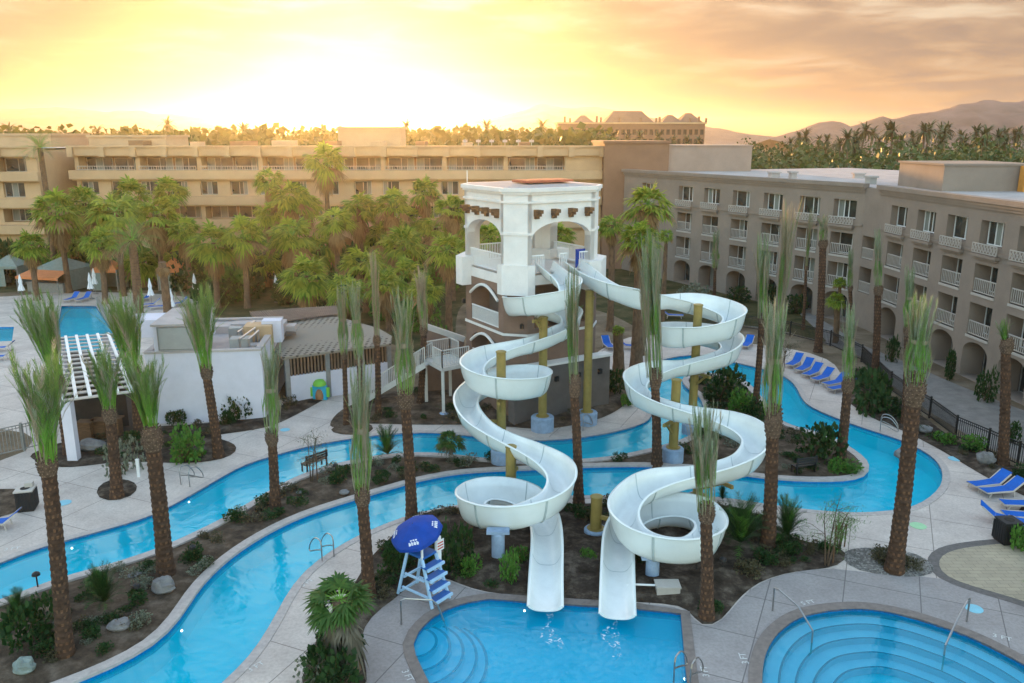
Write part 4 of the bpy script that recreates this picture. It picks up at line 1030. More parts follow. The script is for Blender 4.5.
for i,(p1,d1,p2,d2) in enumerate(((236,1.2,246,3.2),(246,1.0,252,2.4),(228,3.0,240,5.2))):
    b=MB(); b.tube([fB.P(uu(p1),d1,3.9),fB.P(uu(p1),d1,4.7),fB.P(uu(p2),d2,4.9),fB.P(uu(p2),d2,4.0)],.07,8); b.build('roof_pipe',M['steel'],pb_)
# pergola left of the bar
pg=thing('pergola','white slatted pergola over a dark opening beside the lilac bar','pergola',G(100,436),own=True)
g0=G(70,441); z=3.35
def ZP(u,v): return G(u,v,z)
pl_=[ZP(62,400),ZP(131,391),ZP(108,334),ZP(55,338)]
b=MB()
for k in range(6):
    t=k/5; p=pl_[0].lerp(pl_[1],t); q=pl_[3].lerp(pl_[2],t); b.beam(p+Vector((0,0,.06)),q+Vector((0,0,.06)),.17,.12)
b.build('beam',M['white_metal'],pg)
b=MB()
for k in range(15):
    t=k/14; p=pl_[0].lerp(pl_[3],t); q=pl_[1].lerp(pl_[2],t); d=(q-p).normalized()*.3
    b.beam(p-d+Vector((0,0,-.03)),q+d+Vector((0,0,-.03)),.34,.06)
b.build('slats',M['pale_metal'],pg)
fl_=[tuple(G(u_,v_)[:2]) for u_,v_ in ((66,440),(132,434),(150,395),(118,352),(58,352))]
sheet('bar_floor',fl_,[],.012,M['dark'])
for p in (pl_[0].lerp(pl_[1],.06),pl_[3].lerp(pl_[2],.06),pl_[3].lerp(pl_[2],.98)):
    b=MB(); b.box(p.x-.26,p.x+.26,p.y-.2,p.y+.2,0,z-.11); b.build('post',M['lilac'],pg)
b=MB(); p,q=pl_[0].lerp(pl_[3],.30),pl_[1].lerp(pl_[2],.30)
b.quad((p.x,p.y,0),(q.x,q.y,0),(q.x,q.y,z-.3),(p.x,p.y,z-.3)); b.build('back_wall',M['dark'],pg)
for i in range(3):
    b=MB(); c=pl_[0].lerp(pl_[1],.3+.22*i).lerp(pl_[3].lerp(pl_[2],.3+.22*i),.2); b.box(c.x-.35,c.x+.35,c.y-.25,c.y+.25,0,1.05); b.box(c.x-.45,c.x+.45,c.y-.35,c.y+.35,1.052,1.12); b.build('counter',M['wood_dark'],pg)
# perforated metal roofs
pr_=thing('shade_roof_building','low building with a wide perforated grey roof and brown slatted screens','building',G(320,392),own=True)
z=3.1; zr=3.5
pts=[G(282,357.5,z),G(391,343.5,z),G(392,336,z+.1),G(378,328,z+.25),G(338,316.5,zr),G(309,317.5,zr),G(247,325,zr)]
b=MB(); n=len(pts); b.add([p for p in pts]+[p-Vector((0,0,.16)) for p in pts],[tuple(range(n)),tuple(reversed(range(n,2*n)))]+[(i,n+i,n+(i+1)%n,(i+1)%n) for i in range(n)]); b.build('roof',M['corrugated'],pr_)
A=G(283,394);B=G(393,382); 
p0=pts[0];p1=pts[1]; fP=Face((p0.x+.2,p0.y+.3),(p1.x-.2,p1.y+.3))
b=MB(); wall(fP,b,0,fP.L,0,1.75,[]); b.quad(fP.P(0,0,1.75),fP.P(fP.L,0,1.75),fP.P(fP.L,.25,1.75),fP.P(0,.25,1.75)); b.build('wall',M['lilac'],pr_)
b=MB(); wall(fP,b,0,fP.L,1.5,2.9,[],0,.6); b.build('screen_back',M['dark'],pr_)
b=MB()
for k in range(int(fP.L/.22)): u=k*.22; fP.box(b,u,u+.1,.06,.12,1.75,2.95)
b.build('screen_slats',M['screen_slat'],pr_)
for t in (0,.38,.72,1): 
    b=MB(); u=t*fP.L; fP.box(b,u-.14,u+.14,-.06,.2,0,2.95); b.build('post',M['grey_metal'],pr_)
b=MB(); fP.box(b,fP.L*.1,fP.L*.1+1.0,3.4,4.0,zr+.05,zr+.25); b.build('roof_vent',M['brown_roof'],pr_)
br_=thing('brown_roof_building','low building with a dark brown corrugated roof behind the perforated grey one','building',G(300,330),own=True)
z=3.6; q=[G(263,325,z),G(315,315.5,z),G(338,314.5,z),G(336,306,z),G(295,308,z),G(250,312,z)]
b=MB(); n=len(q); b.add(q+[p-Vector((0,0,.2)) for p in q],[tuple(range(n)),tuple(reversed(range(n,2*n)))]+[(i,n+i,n+(i+1)%n,(i+1)%n) for i in range(n)]); b.build('roof',M['brown_roof'],br_)
b=MB()
for k in range(40):
    t=k/39; p=q[5].lerp(q[3],t); r=q[0].lerp(q[2],t); b.beam(p+Vector((0,0,.03)),r+Vector((0,0,.03)),.07,.07)
b.build('roof_ribs',M['brown_roof'],br_)
b=MB(); c=[(p.x*.99,p.y+.3) for p in q]; b.prism(c,0,z-.25); b.build('wall',M['brown_stucco'],br_)
# ------------------------------------------------------------------ vegetation
def blade(b,p,d,L,w,m,up=Vector((0,0,1)),droop=0.0,seg=1):
    """narrow leaflet: a pointed strip"""
    s=d.cross(up); 
    if s.length<1e-4: s=d.cross(Vector((1,0,0)))
    s.normalize(); q=p; vs=[p-s*w*.3,p+s*w*.3]
    for i in range(1,seg+1):
        t=i/seg; c=p+d*(L*t)-Vector((0,0,droop*L*t*t))
        if i<seg: vs+=[c-s*w*.5,c+s*w*.5]
        else: vs.append(c)
    fs=[(2*i,2*i+1,2*i+3,2*i+2) for i in range(seg-1)]; k=2*(seg-1); fs.append((k,k+1,k+2))
    b.add(vs,fs,m)
def mesh_of(name,fn,mats,smooth=False):
    b=MB(); fn(b); o=b.build(name,mats,smooth=smooth); me=o.data; bpy.data.objects.remove(o); return me
def feather(b,pts,w,nl,L,m_r,m_l,fold=.5,start=.15,r=random,lw=None):
    """one feather frond on a polyline of points"""
    n=len(pts)
    for i in range(n-1):
        t=i/(n-1); a=pts[i];c=pts[i+1]; d=(c-a).normalized(); s=d.cross(Vector((0,0,1)))
        s=s.normalized() if s.length>1e-3 else Vector((1,0,0)); w0=w*(1-t*.8);w1=w*(1-(i+1)/(n-1)*.8)
        u=s.cross(d)
        b.add([a-s*w0,a+u*w0*.8,a+s*w0,c-s*w1,c+u*w1*.8,c+s*w1],[(0,1,4,3),(1,2,5,4)],m_r)
    for k in range(nl):
        t=start+(1-start)*(k+.5)/nl; f=t*(n-1); i=min(int(f),n-2); p=pts[i].lerp(pts[i+1],f-i); d=(pts[i+1]-pts[i]).normalized()
        s=d.cross(Vector((0,0,1))); s=s.normalized() if s.length>1e-3 else Vector((1,0,0)); u=s.cross(d)
        ll=L*(.55+.75*math.sin(math.pi*min(1,.15+t*.85)))*r.uniform(.85,1.1)
        for sg in (-1,1):
            dd=(d*(1-fold*.5)+s*sg*fold+u*.22*r.uniform(.2,1)+Vector((r.uniform(-.1,.1),r.uniform(-.1,.1),r.uniform(-.1,.1)))).normalized()
            blade(b,p,dd,ll,lw or w*1.5,m_l(t) if callable(m_l) else m_l,u)
# crowns of the newly planted date palms: fronds tied up into a broom
def broom(seed,kind):
    r=random.Random(seed)
    def fn(b):
        n={'fan':64,'col':60,'frayed':62,'dry':50}[kind]
        for k in range(n):
            r_a=r.uniform(0,6); a=r.uniform(0,2*math.pi); q=math.sqrt(r.random())
            if kind=='fan':   prof=[(0,.12),(.18,.16),(.38,.24),(.6,.36),(.82,.48),(1,.54)]
            elif kind=='col': prof=[(0,.24),(.14,.36),(.28,.40),(.42,.27),(.50,.25),(.70,.36),(.9,.46),(1,.5)]
            elif kind=='frayed': prof=[(0,.26),(.2,.30),(.45,.33),(.7,.40),(.88,.49),(1,.5)]
            else: prof=[(0,.16),(.3,.22),(.55,.2),(.8,.34),(1,.5)]
            top=r.uniform(.72,1.0) if q<.75 else r.uniform(.55,.98)
            tw=r.uniform(-.9,.9); pts=[]; stray=r.random()<.16; sk=r.uniform(.5,1.5) if stray else r.uniform(-.25,.45); dr=r.uniform(.3,1.1) if stray else r.uniform(0,.45)
            for i in range(9):
                t=i/8*top; rad=np.interp(t,[x[0] for x in prof],[x[1] for x in prof])*(.25+.75*q)
                rad*=1+.16*math.sin(r_a+5*t+k)
                aa=a+tw*t; rad*=1+sk*max(0,t/top-.62)*1.6; drop=dr*max(0,t/top-.6)**2
                pts.append(Vector((rad*math.cos(aa),rad*math.sin(aa),t-drop)))
            dead=(kind=='dry' and r.random()<.75) or (q>.8 and r.random()<({'col':.5,'frayed':.65}.get(kind,.10)))
            grey=r.random()<{'fan':.28,'col':.80,'frayed':.85,'dry':.5}[kind]
            mr=3 if dead else (0 if (kind=='fan' or r.random()<.45) else 2)
            ml=(lambda t:3) if dead else ((lambda t:(2 if r.random()<(.85 if t>.5 else .3) else (1 if t>.5 else 4))) if grey else (lambda t:(1 if t>.5+r.uniform(-.15,.15) else 4)))
            feather(b,pts,.012,24 if kind!='dry' else 20,.125,mr,ml,fold=.46,start=.28 if kind=='fan' else .30,r=r,lw=.021)
        if kind=='col':     # the cord that ties the fronds
            b.lathe([(.245,.455),(.252,.475),(.245,.495)],14,(0,0,0),3)
    return mesh_of('crown',fn,[M['petiole'],M['palm_leaf'],M['palm_grey'],M['palm_dead'],M['palm_bright']])
BROOM={k:[broom(10*i+j,k) for j in range(3)] for i,k in enumerate(('fan','col','frayed','dry'))}
def trunk_mb(base,top,r0,r1,diamond=True,rows=None,flare=1.5,seed=0):
    b=MB(); r=random.Random(seed); axis=top-base; L=axis.length; seg=20 if diamond else 14; rows=rows or max(8,int(L/.115))
    ring=[]
    for i in range(rows+1):
        t=i/rows; c=base+axis*t; rad=r0+(r1-r0)*t
        rad*=1+(flare-1)*math.exp(-t*L/.45)
        bow=.05*L*.12*math.sin(math.pi*t)
        row=[]
        for j in range(seg):
            a=2*math.pi*(j+1.0*((i//2)%2)+.0)/seg
            rr=rad*(1+ (.07 if diamond and i%2==1 else -.035 if diamond else r.uniform(-.05,.05))*(1 if not diamond else r.uniform(.6,1.3)))
            row.append(Vector((c.x+bow+rr*math.cos(a),c.y+rr*math.sin(a),c.z+(r.uniform(-.02,.02) if diamond else r.uniform(-.05,.05)))))
        ring.append(row)
    vs=[p for w in ring for p in w]; fs=[];ms=[]
    for i in range(rows):
        for j in range(seg):
            k=(j+1)%seg
            fs.append((i*seg+j,i*seg+k,(i+1)*seg+k,(i+1)*seg+j)); ms.append(1 if diamond and i%2==0 and j%2==0 and r.random()<.75 else 0)
    fs.append(tuple(range(rows*seg,rows*seg+seg))); ms.append(0)
    b.add(vs,fs,ms); return b
def boots_mb(c,r,h,seed=0):
    """the swollen pineapple of cut leaf bases under the crown"""
    b=MB(); rr=random.Random(seed); rows=9; n=13
    b.lathe([(r*.8,0),(r*1.08,h*.25),(r*1.15,h*.5),(r*.98,h*.78),(r*.62,h)],16,c,0)
    for i in range(rows):
        t=(i+.4)/rows; rad=np.interp(t,[0,.25,.5,.78,1],[r*.8,r*1.08,r*1.15,r*.98,r*.62]); z=h*t
        for j in range(n):
            a=2*math.pi*(j+.5*(i%2))/n+rr.uniform(-.06,.06); o=Vector((math.cos(a),math.sin(a),0)); s=Vector((-o.y,o.x,0))
            p=Vector(c)+o*rad*.93+Vector((0,0,z)); l=rr.uniform(.08,.16)*(r/.35); w=r*.17
            d=(o*.75+Vector((0,0,.8))).normalized()
            q=p+d*l
            b.add([p-s*w,p+s*w,p+Vector((0,0,w*1.3)),q-s*w*.6,q+s*w*.6,q+Vector((0,0,w*.8))],[(0,1,4,3),(1,2,5,4),(2,0,3,5),(3,4,5)],[0,0,0,1])
    return b
GP='tall date palms with tied-up fronds'
PALM_N=[0]
def tied_palm(base,ttop,ctop,wpx,kind,label,r=.30,boot=None,group=GP,bootw=1.0,rot=None):
    """base and trunk-top pixels, pixel row of the crown's top, crown width in pixels"""
    PALM_N[0]+=1; sd=PALM_N[0]
    r*=.84; B=G(*base); T=V(ttop[0],ttop[1],B.y); C=V(ctop[0],ctop[1],B.y); W=wpx/ppm(B.y,C.z)
    t=thing('palm_tree',label,'palm tree',B,0,group,own=True)
    bh=boot*.9 if boot is not None else r*3.4
    ax=(T-B).normalized()
    T2=T-ax*bh*.55
    trunk_mb(B-Vector((0,0,.15)),T2+ax*.1,r,r*.86,seed=sd).build('trunk',[M['trunk'],M['stub']],t)
    boots_mb(T2,r*1.02*bootw,bh,sd).build('leaf_boots',[M['boots'],M['boot_tip']],t)
    z0=T2+ax*bh*.55
    H_=(C-z0).length; me=BROOM[kind][sd%3]
    d=(C-z0).normalized(); o=inst('crown',me,t,z0-B,(0,0,0),(W,W,H_))
    q=Vector((0,0,1)).rotation_difference(d); o.rotation_mode='QUATERNION'; o.rotation_quaternion=q@Matrix.Rotation(rnd.uniform(0,6.28) if rot is None else rot,3,'Z').to_quaternion()
    return t
tied_palm((65,657),(48,463),(40,345),66,'fan','thick-trunked tied palm with a wide bright green broom, tallest at the lower left corner',r=.295,bootw=.95)
tied_palm((70,455),(58,383),(33,287),44,'fan','green-topped tied palm directly behind the wide broom at the left edge',r=.34)
tied_palm((166,577),(152,437),(141,347),44,'fan','bright green tied palm standing by the pale boulder on the river island',r=.36)
tied_palm((117,497),(110,414),(101,342),42,'fan','grey-topped tied palm rising from a small round soil bed in the deck',r=.31)
tied_palm((139,440),(134,372),(118,289),46,'fan','tied palm with a grey-green top in front of the lilac bar, near the pergola end',r=.33)
tied_palm((219,457),(206,371),(194,281),44,'fan','leaning tied palm bending left in front of the lilac wall',r=.30)
tied_palm((275,510),(272,437),(270,336),23,'col','slim tied palm with a grey column of fronds between the river arms beside the bench',r=.27)
tied_palm((369,598),(362,495),(360,355),27,'col','grey-topped tied palm left of the blue lifeguard umbrella',r=.27)
tied_palm((412,523),(405,398),(401,284),27,'col','brown-trunked tied palm behind the blue lifeguard umbrella, on the far side of the lower river',r=.29,bootw=1.2)
tied_palm((579,503),(574,385),(572,262),18,'frayed','slim tied palm between the two slides with a narrow dry grey top',r=.26,boot=1.2)
tied_palm((657,466),(655,378),(648,222),30,'frayed','very tall tied palm in front of the right slide with a grey leaning top',r=.29,boot=1.2)
tied_palm((707,618),(706,512),(704,397),33,'frayed','tied palm at the edge of the lower right bowl with a bushy grey top',r=.27)
tied_palm((768,548),(773,420),(776,292),28,'col','tied palm right of the slides with a bright green tied column',r=.33,boot=1.6)
tied_palm((840,463),(848,384),(851,300),17,'col','short tied palm in the round tip bed of the river island, green column',r=.30)
tied_palm((894,571),(915,388),(925,288),34,'col','tall leaning tied palm in the gravel bed by the round pool',r=.36,boot=1.5)
tied_palm((362,430),(359,360),(353,277),16,'col','thin tied palm in the small round bed before the perforated roof',r=.20)
tied_palm((346,425),(344,355),(341,280),13,'col','thinner brown tied palm left of its twin before the perforated roof',r=.18)
tied_palm((755,408),(762,318),(764,228),18,'frayed','slim tied palm behind the green-columned one, frayed grey top against the hotel',r=.24)
tied_palm((772,400),(779,330),(791,192),22,'dry','tall palm with a bent dry brown top leaning right against the hotel',r=.24,boot=.9)
tied_palm((875,378),(878,290),(878,225),10,'col','slim tied palm in front of the hotel corner, grey-green top',r=.30,boot=.8)
tied_palm((905,425),(908,330),(911,262),13,'col','slim tied palm just behind the tall leaning one on the right',r=.26,boot=.8)
tied_palm((1003,466),(1006,345),(1002,318),14,'fan','thick-trunked tied palm with a small broom by the iron fence at the right edge',r=.30,boot=.9)
tied_palm((818,352),(823,244),(824,213),17,'dry','tall brown palm with a stubby dry head before the balconies',r=.34,boot=.7)
tied_palm((714,300),(715,268),(716,228),10,'col','small pale tied palm against the far balconies',r=.2,boot=.6)
tied_palm((803,330),(806,268),(812,205),8,'dry','thin dry bent palm left of the stubby brown one by the hotel',r=.16,boot=.5)
tied_palm((852,345),(850,288),(851,246),8,'col','small palm with a rounded tuft beside the hotel corner balconies',r=.2,boot=.5)
tied_palm((420,405),(424,330),(420,262),22,'dry','dry tied palm left of the tower landing, golden in the backlight',r=.25,boot=.7)
tied_palm((378,418),(377,340),(374,245),15,'dry','thin golden-dry palm in front of the perforated roof end',r=.22,boot=.7)

# fan palms and feather palms with full crowns
def fan_crown(seed,n=52,dead=False):
    r=random.Random(seed)
    def fn(b):
        for k in range(n):
            a=r.uniform(0,2*math.pi); el=math.asin(max(-1,min(1,r.uniform(-.55,1.0)))) if not dead else r.uniform(-1.45,-.7)
            o=Vector((math.cos(a)*math.cos(el),math.sin(a)*math.cos(el),math.sin(el)))
            pl=r.uniform(.34,.56); p0=o*.04; p1=o*pl-Vector((0,0,.06))
            s=o.cross(Vector((0,0,1))).normalized(); u=s.cross(o)
            b.add([p0-s*.014,p0+s*.014,p1+s*.009,p1-s*.009],[(0,1,2,3)],2 if not dead else 1)
            R_=r.uniform(.42,.58); nb=13; m=1 if dead or (el<-.25 and r.random()<.5) else 0
            for j in range(nb):
                f=(j/(nb-1)-.5)*R(165); d=(o*math.cos(f)+s*math.sin(f)+u*r.uniform(-.12,.12)).normalized()
                L=R_*(1-.25*abs(f)/1.4)*r.uniform(.9,1.05)
                blade(b,p1,d,L,.066,m,u,droop=r.uniform(.25,.75),seg=3)
    return mesh_of('crown',fn,[M['fan_leaf'],M['fan_dead'],M['petiole']])
FAN=[fan_crown(100+i) for i in range(4)]; SKIRT=[fan_crown(200+i,36,True) for i in range(2)]
def date_crown(seed,n=46,el0=-.5,green='palm_leaf'):
    r=random.Random(seed)
    def fn(b):
        for k in range(n):
            a=r.uniform(0,2*math.pi); el=r.uniform(el0,1.35); pts=[]
            for i in range(9):
                t=i/8; e=el-1.0*t*t; 
                if i==0: p=Vector((0,0,0)); pts.append(p.copy()); continue
                p=p+Vector((math.cos(a)*math.cos(e),math.sin(a)*math.cos(e),math.sin(e)))*.125; pts.append(p.copy())
            dead=el<-.25 and r.random()<.6
            feather(b,pts,.008,22,.20,3 if dead else 0,3 if dead else 1,fold=.62,start=.12,r=r)
    return mesh_of('crown',fn,[M['petiole'],M[green],M['palm_grey'],M['palm_dead'],M['palm_bright']])
DATE=[date_crown(300+i) for i in range(2)]
def full_palm(uc,vc,Y,rpx,kind,label,skirt=True,group=None,tr=.28,cat='palm tree',base_z=0,sq=1.0):
    PALM_N[0]+=1; sd=PALM_N[0]
    C=V(uc,vc,Y); W=rpx*(1.3 if kind=='fan' else 1.15)/ppm(Y,C.z); lean=rnd.uniform(-.25,.25)
    B=Vector((C.x+lean,Y+rnd.uniform(-.3,.3),base_z))
    t=thing('palm_tree',label,cat,B,0,group,own=True)
    trunk_mb(B-Vector((0,0,.1)),C,tr,tr*.8,diamond=(kind=='date'),rows=max(6,int(C.z/.35)) if kind!='date' else None,flare=1.35,seed=sd).build('trunk',[M['trunk_grey'],M['stub']],t)
    me=(FAN if kind=='fan' else DATE)[sd%(4 if kind=='fan' else 2)]
    k=1.0
    inst('crown',me,t,C-B,(rnd.uniform(-.1,.1),rnd.uniform(-.1,.1),rnd.uniform(0,6.3)),(W*k,W*k,W*k*sq))
    if skirt and kind=='fan': inst('dead_skirt',SKIRT[sd%2],t,C-B-Vector((0,0,W*.12)),(0,0,rnd.uniform(0,6.3)),(W*.62,W*.62,W*.95))
    return t
GF='full fan palms in the garden before the long hotel block'
fan_list=[ # u, v, Y, crown radius px
(57,212,88,24,'large fan palm left of the garden cluster, above the grey-green tent'),(84,203,92,20,'fan palm second from the left in the garden cluster, its crown just below the windows'),
(115,212,86,26,'broad fan palm above the row of folded umbrellas'),(157,215,90,25,'fan palm whose crown hides the middle of the lower ledge of the long block'),
(213,243,80,23,'left one of two fan palms with bare straight trunks behind the pool bar'),(243,235,80,22,'right one of two fan palms with bare straight trunks behind the pool bar'),
(289,197,92,22,'fan palm rising to the middle windows left of the sun glow'),(291,236,84,24,'low bushy fan palm left of the perforated roof'),(306,276,74,24,'lowest fan palm, spreading just above the brown roof'),
(325,162,98,21,'tallest fan palm in the sun glow, crown above the parapet of the long block'),(358,208,90,22,'fan palm in the sun glow beside the tallest glowing one'),(392,205,88,20,'golden fan palm midway between the sun glow and the tower'),
(425,192,92,17,'slender golden fan palm nearest the tower, high crown'),(404,246,82,24,'golden fan palm with a full crown left of the tower, middle height'),(362,262,78,24,'fan palm in front of the glow, crown low over the brown roof'),
(452,208,84,17,'fan palm peeping out at the left edge of the tower'),(447,250,70,20,'fan palm pressed against the left side of the tower'),(425,290,64,18,'low fan palm above the tower landing'),
(270,215,94,18,'fan palm half hidden behind the bare-trunked pair'),(185,232,88,18,'small fan palm between the broad ones and the bare-trunked pair'),(30,245,84,16,'dark fan palm in shade at the left edge of the garden'),
(100,243,82,18,'low fan palm right behind the orange-topped cabana'),(335,222,86,20,'fan palm in the strongest part of the glow, mid height'),(470,246,62,14,'narrow fan palm squeezed between tower and garden')]
fan_list+=[(20, 262, 98, 26, 'shadowed fan palm low at the far left behind the tents'), (74, 246, 96, 24, 'low fan palm between tent and cabana, crown against the arches'), (142, 262, 92, 22, 'low fan palm behind the feather palm trunk'), (182, 262, 94, 22, 'low fan palm right of the dead palm'), (228, 272, 90, 22, 'low fan palm behind the bare-trunked pair'), (262, 262, 92, 24, 'low fan palm right behind the bare-trunked pair'), (318, 250, 90, 22, 'low fan palm left of the strongest glow'), (345, 290, 72, 20, 'lowest fan palm right of the brown roof'), (385, 285, 70, 20, 'low fan palm left of the golden dry palms'), (382, 238, 92, 22, 'fan palm behind the golden pair'), (414, 222, 94, 20, 'fan palm behind the slender golden one'), (436, 228, 90, 18, 'fan palm filling the gap left of the tower'), (130, 196, 96, 20, 'fan palm with its crown over the middle ledge near the stair bay'), (170, 192, 98, 18, 'tall fan palm touching the lower windows of the long block'), (270, 180, 98, 16, 'tall fan palm left of the tallest glowing one'), (305, 205, 96, 18, 'fan palm just left of the sun glow'), (468, 226, 88, 14, 'fan palm crown cut by the tower edge'), (405, 275, 76, 20, 'golden fan palm low in front of its taller neighbours')]
for u,v,Y,rp,lb in fan_list: full_palm(u,v,Y,rp,'fan',lb,group=GF,tr=.30)
full_palm(132,240,72,31,'date','feather palm with a thick trunk and wide arching fronds between the cabanas',skirt=False,tr=.42,sq=.8)
full_palm(40,148,94,23,'date','feather palm at the far left rising above the stair bay and roofline',skirt=False,tr=.34,sq=.75)
full_palm(648,205,62,24,'fan','big fan palm with a long dry skirt behind the start of the right slide',tr=.42)
full_palm(640,240,58,22,'fan','shaggy fan palm against the tower, half covered by the tall tied palm',tr=.45)
full_palm(612,225,70,14,'fan','fan palm peeping out right of the tower',tr=.3)
full_palm(618,330,56,6,'fan','thick dark palm trunk with a hidden top behind the tower plinth',tr=.42)
full_palm(836,300,66,9,'fan','small green fan palm by the hotel corner',tr=.18,skirt=False)
full_palm(840,283,66.5,7,'fan','smaller green fan palm above its twin by the hotel corner',tr=.16,skirt=False)
full_palm(666,235,74,8,'fan','thin palm with a small head against the far hotel bay',tr=.22,skirt=False)
full_palm(560,236,72,16,'fan','fan palm seen through the right arch of the tower',tr=.3)
full_palm(490,238,78,18,'fan','fan palm seen through the left arch of the tower',tr=.3)
t=full_palm(162,262,66,10,'fan','dead palm with drooping brown fronds beside the second cabana',tr=.36)
for c in list(t.children):
    if c.name.startswith('crown'): c.data=SKIRT[0]
t=full_palm(340,600,22.8,32,'fan','shaggy low fan palm leaning over the lower river path near the bottom edge',tr=.32,sq=.9)
for c in t.children:
    if c.name.startswith(('crown','dead_skirt')):
        c.data=c.data.copy(); c.data.materials[0]=M['fan_dark']; c.data.materials[1]=M['fan_grey']
        if c.name.startswith('dead'): c.scale=(1.25,1.25,2.1)
full_palm(1052,590,26,24,'date','feather palm reaching in from the right edge over the beige pavers',tr=.25,skirt=False)

# shrubs
def clump(seed,n,size,mats,flat=1.0,lobes=5,core=None):
    r=random.Random(seed)
    def fn(b):
        L=[(Vector((r.uniform(-.6,.6),r.uniform(-.6,.6),r.uniform(.25,.65)*flat)),r.uniform(.3,.55)) for _ in range(lobes)]
        for k in range(n):
            c,R_=r.choice(L); d=Vector((r.gauss(0,1),r.gauss(0,1),r.gauss(0,1))).normalized(); p=c+d*R_*r.uniform(.55,1.05)
            if p.z<.02: p.z=r.uniform(.02,.2)
            q=(d+Vector((r.uniform(-.7,.7),r.uniform(-.7,.7),r.uniform(-.3,.8)))).normalized(); s=q.cross(Vector((r.uniform(-1,1),r.uniform(-1,1),r.uniform(-1,1)))).normalized()
            l=size*r.uniform(.6,1.3); w=l*.42
            b.add([p-s*w*.2,p+q*l*.5-s*w,p+q*l,p+q*l*.5+s*w],[(0,1,2,3)],0)
        for k in range(7):
            a=r.uniform(0,6.28); b.tube([(0,0,0),(.25*math.cos(a),.25*math.sin(a),.3*flat),(.5*math.cos(a+.3),.5*math.sin(a+.3),.65*flat)],[.03,.02,.008],4,1,cap=False)
    return mesh_of('foliage',fn,mats)
SHRUB={k:[clump(400+20*i+j,n,sz,[M[m],M['twig']],fl) for j in range(3)] for i,(k,m,n,sz,fl) in enumerate((('dark','shrub',520,.17,.8),('bright','shrub_bright',520,.17,.8),('dry','shrub_dry',330,.16,.6),('grey','shrub_grey',360,.15,.7)))}
def spiky(seed,n,mats,L=.9):
    r=random.Random(seed)
    def fn(b):
        for k in range(n):
            a=r.uniform(0,6.28); el=r.uniform(.15,1.4); pts=[];p=Vector((0,0,.12))
            for i in range(7):
                pts.append(p.copy()); e=el-.9*(i/6)**2; p=p+Vector((math.cos(a)*math.cos(e),math.sin(a)*math.cos(e),math.sin(e)))*(L/6)
            feather(b,pts,.014,15,.22,0,0 if r.random()<.8 else 1,fold=.7,start=.1,r=r,lw=.035)
    return mesh_of('foliage',fn,mats)
SPIKY=[spiky(500+i,52,[M['shrub'],M['shrub_bright']]) for i in range(2)]
SHRUB['cycad']=SPIKY
SHRUB['fan']=[FAN[1].copy()]; SHRUB['fan'][0].materials[0]=M['fan_dark']; SHRUB['fan'][0].materials[1]=M['fan_grey']
SH_N=[0]
def shrub(u,v,wpx,hpx,kind,label,group=None,name='shrub',z=.15,cat='shrub'):
    """u,v is where it meets the ground; width and height in pixels"""
    SH_N[0]+=1
    p=G(u,v,z); s=ppm(p.y,0); W=wpx/s/2; Hh=hpx/s/.9
    me=SHRUB[kind][SH_N[0]%len(SHRUB[kind])]
    if kind=='fan': hz=Hh*.5; sc=(W*1.0,W*1.0,W*.9)
    else: hz=0; sc=(W/.95,W/.95,max(.25,Hh/ (1.05 if kind!='cycad' else .95)))
    o=inst(name,me,None,p+Vector((0,0,hz-.05)),(0,0,rnd.uniform(0,6.3)),sc)
    tag(o,label,cat,group); return o
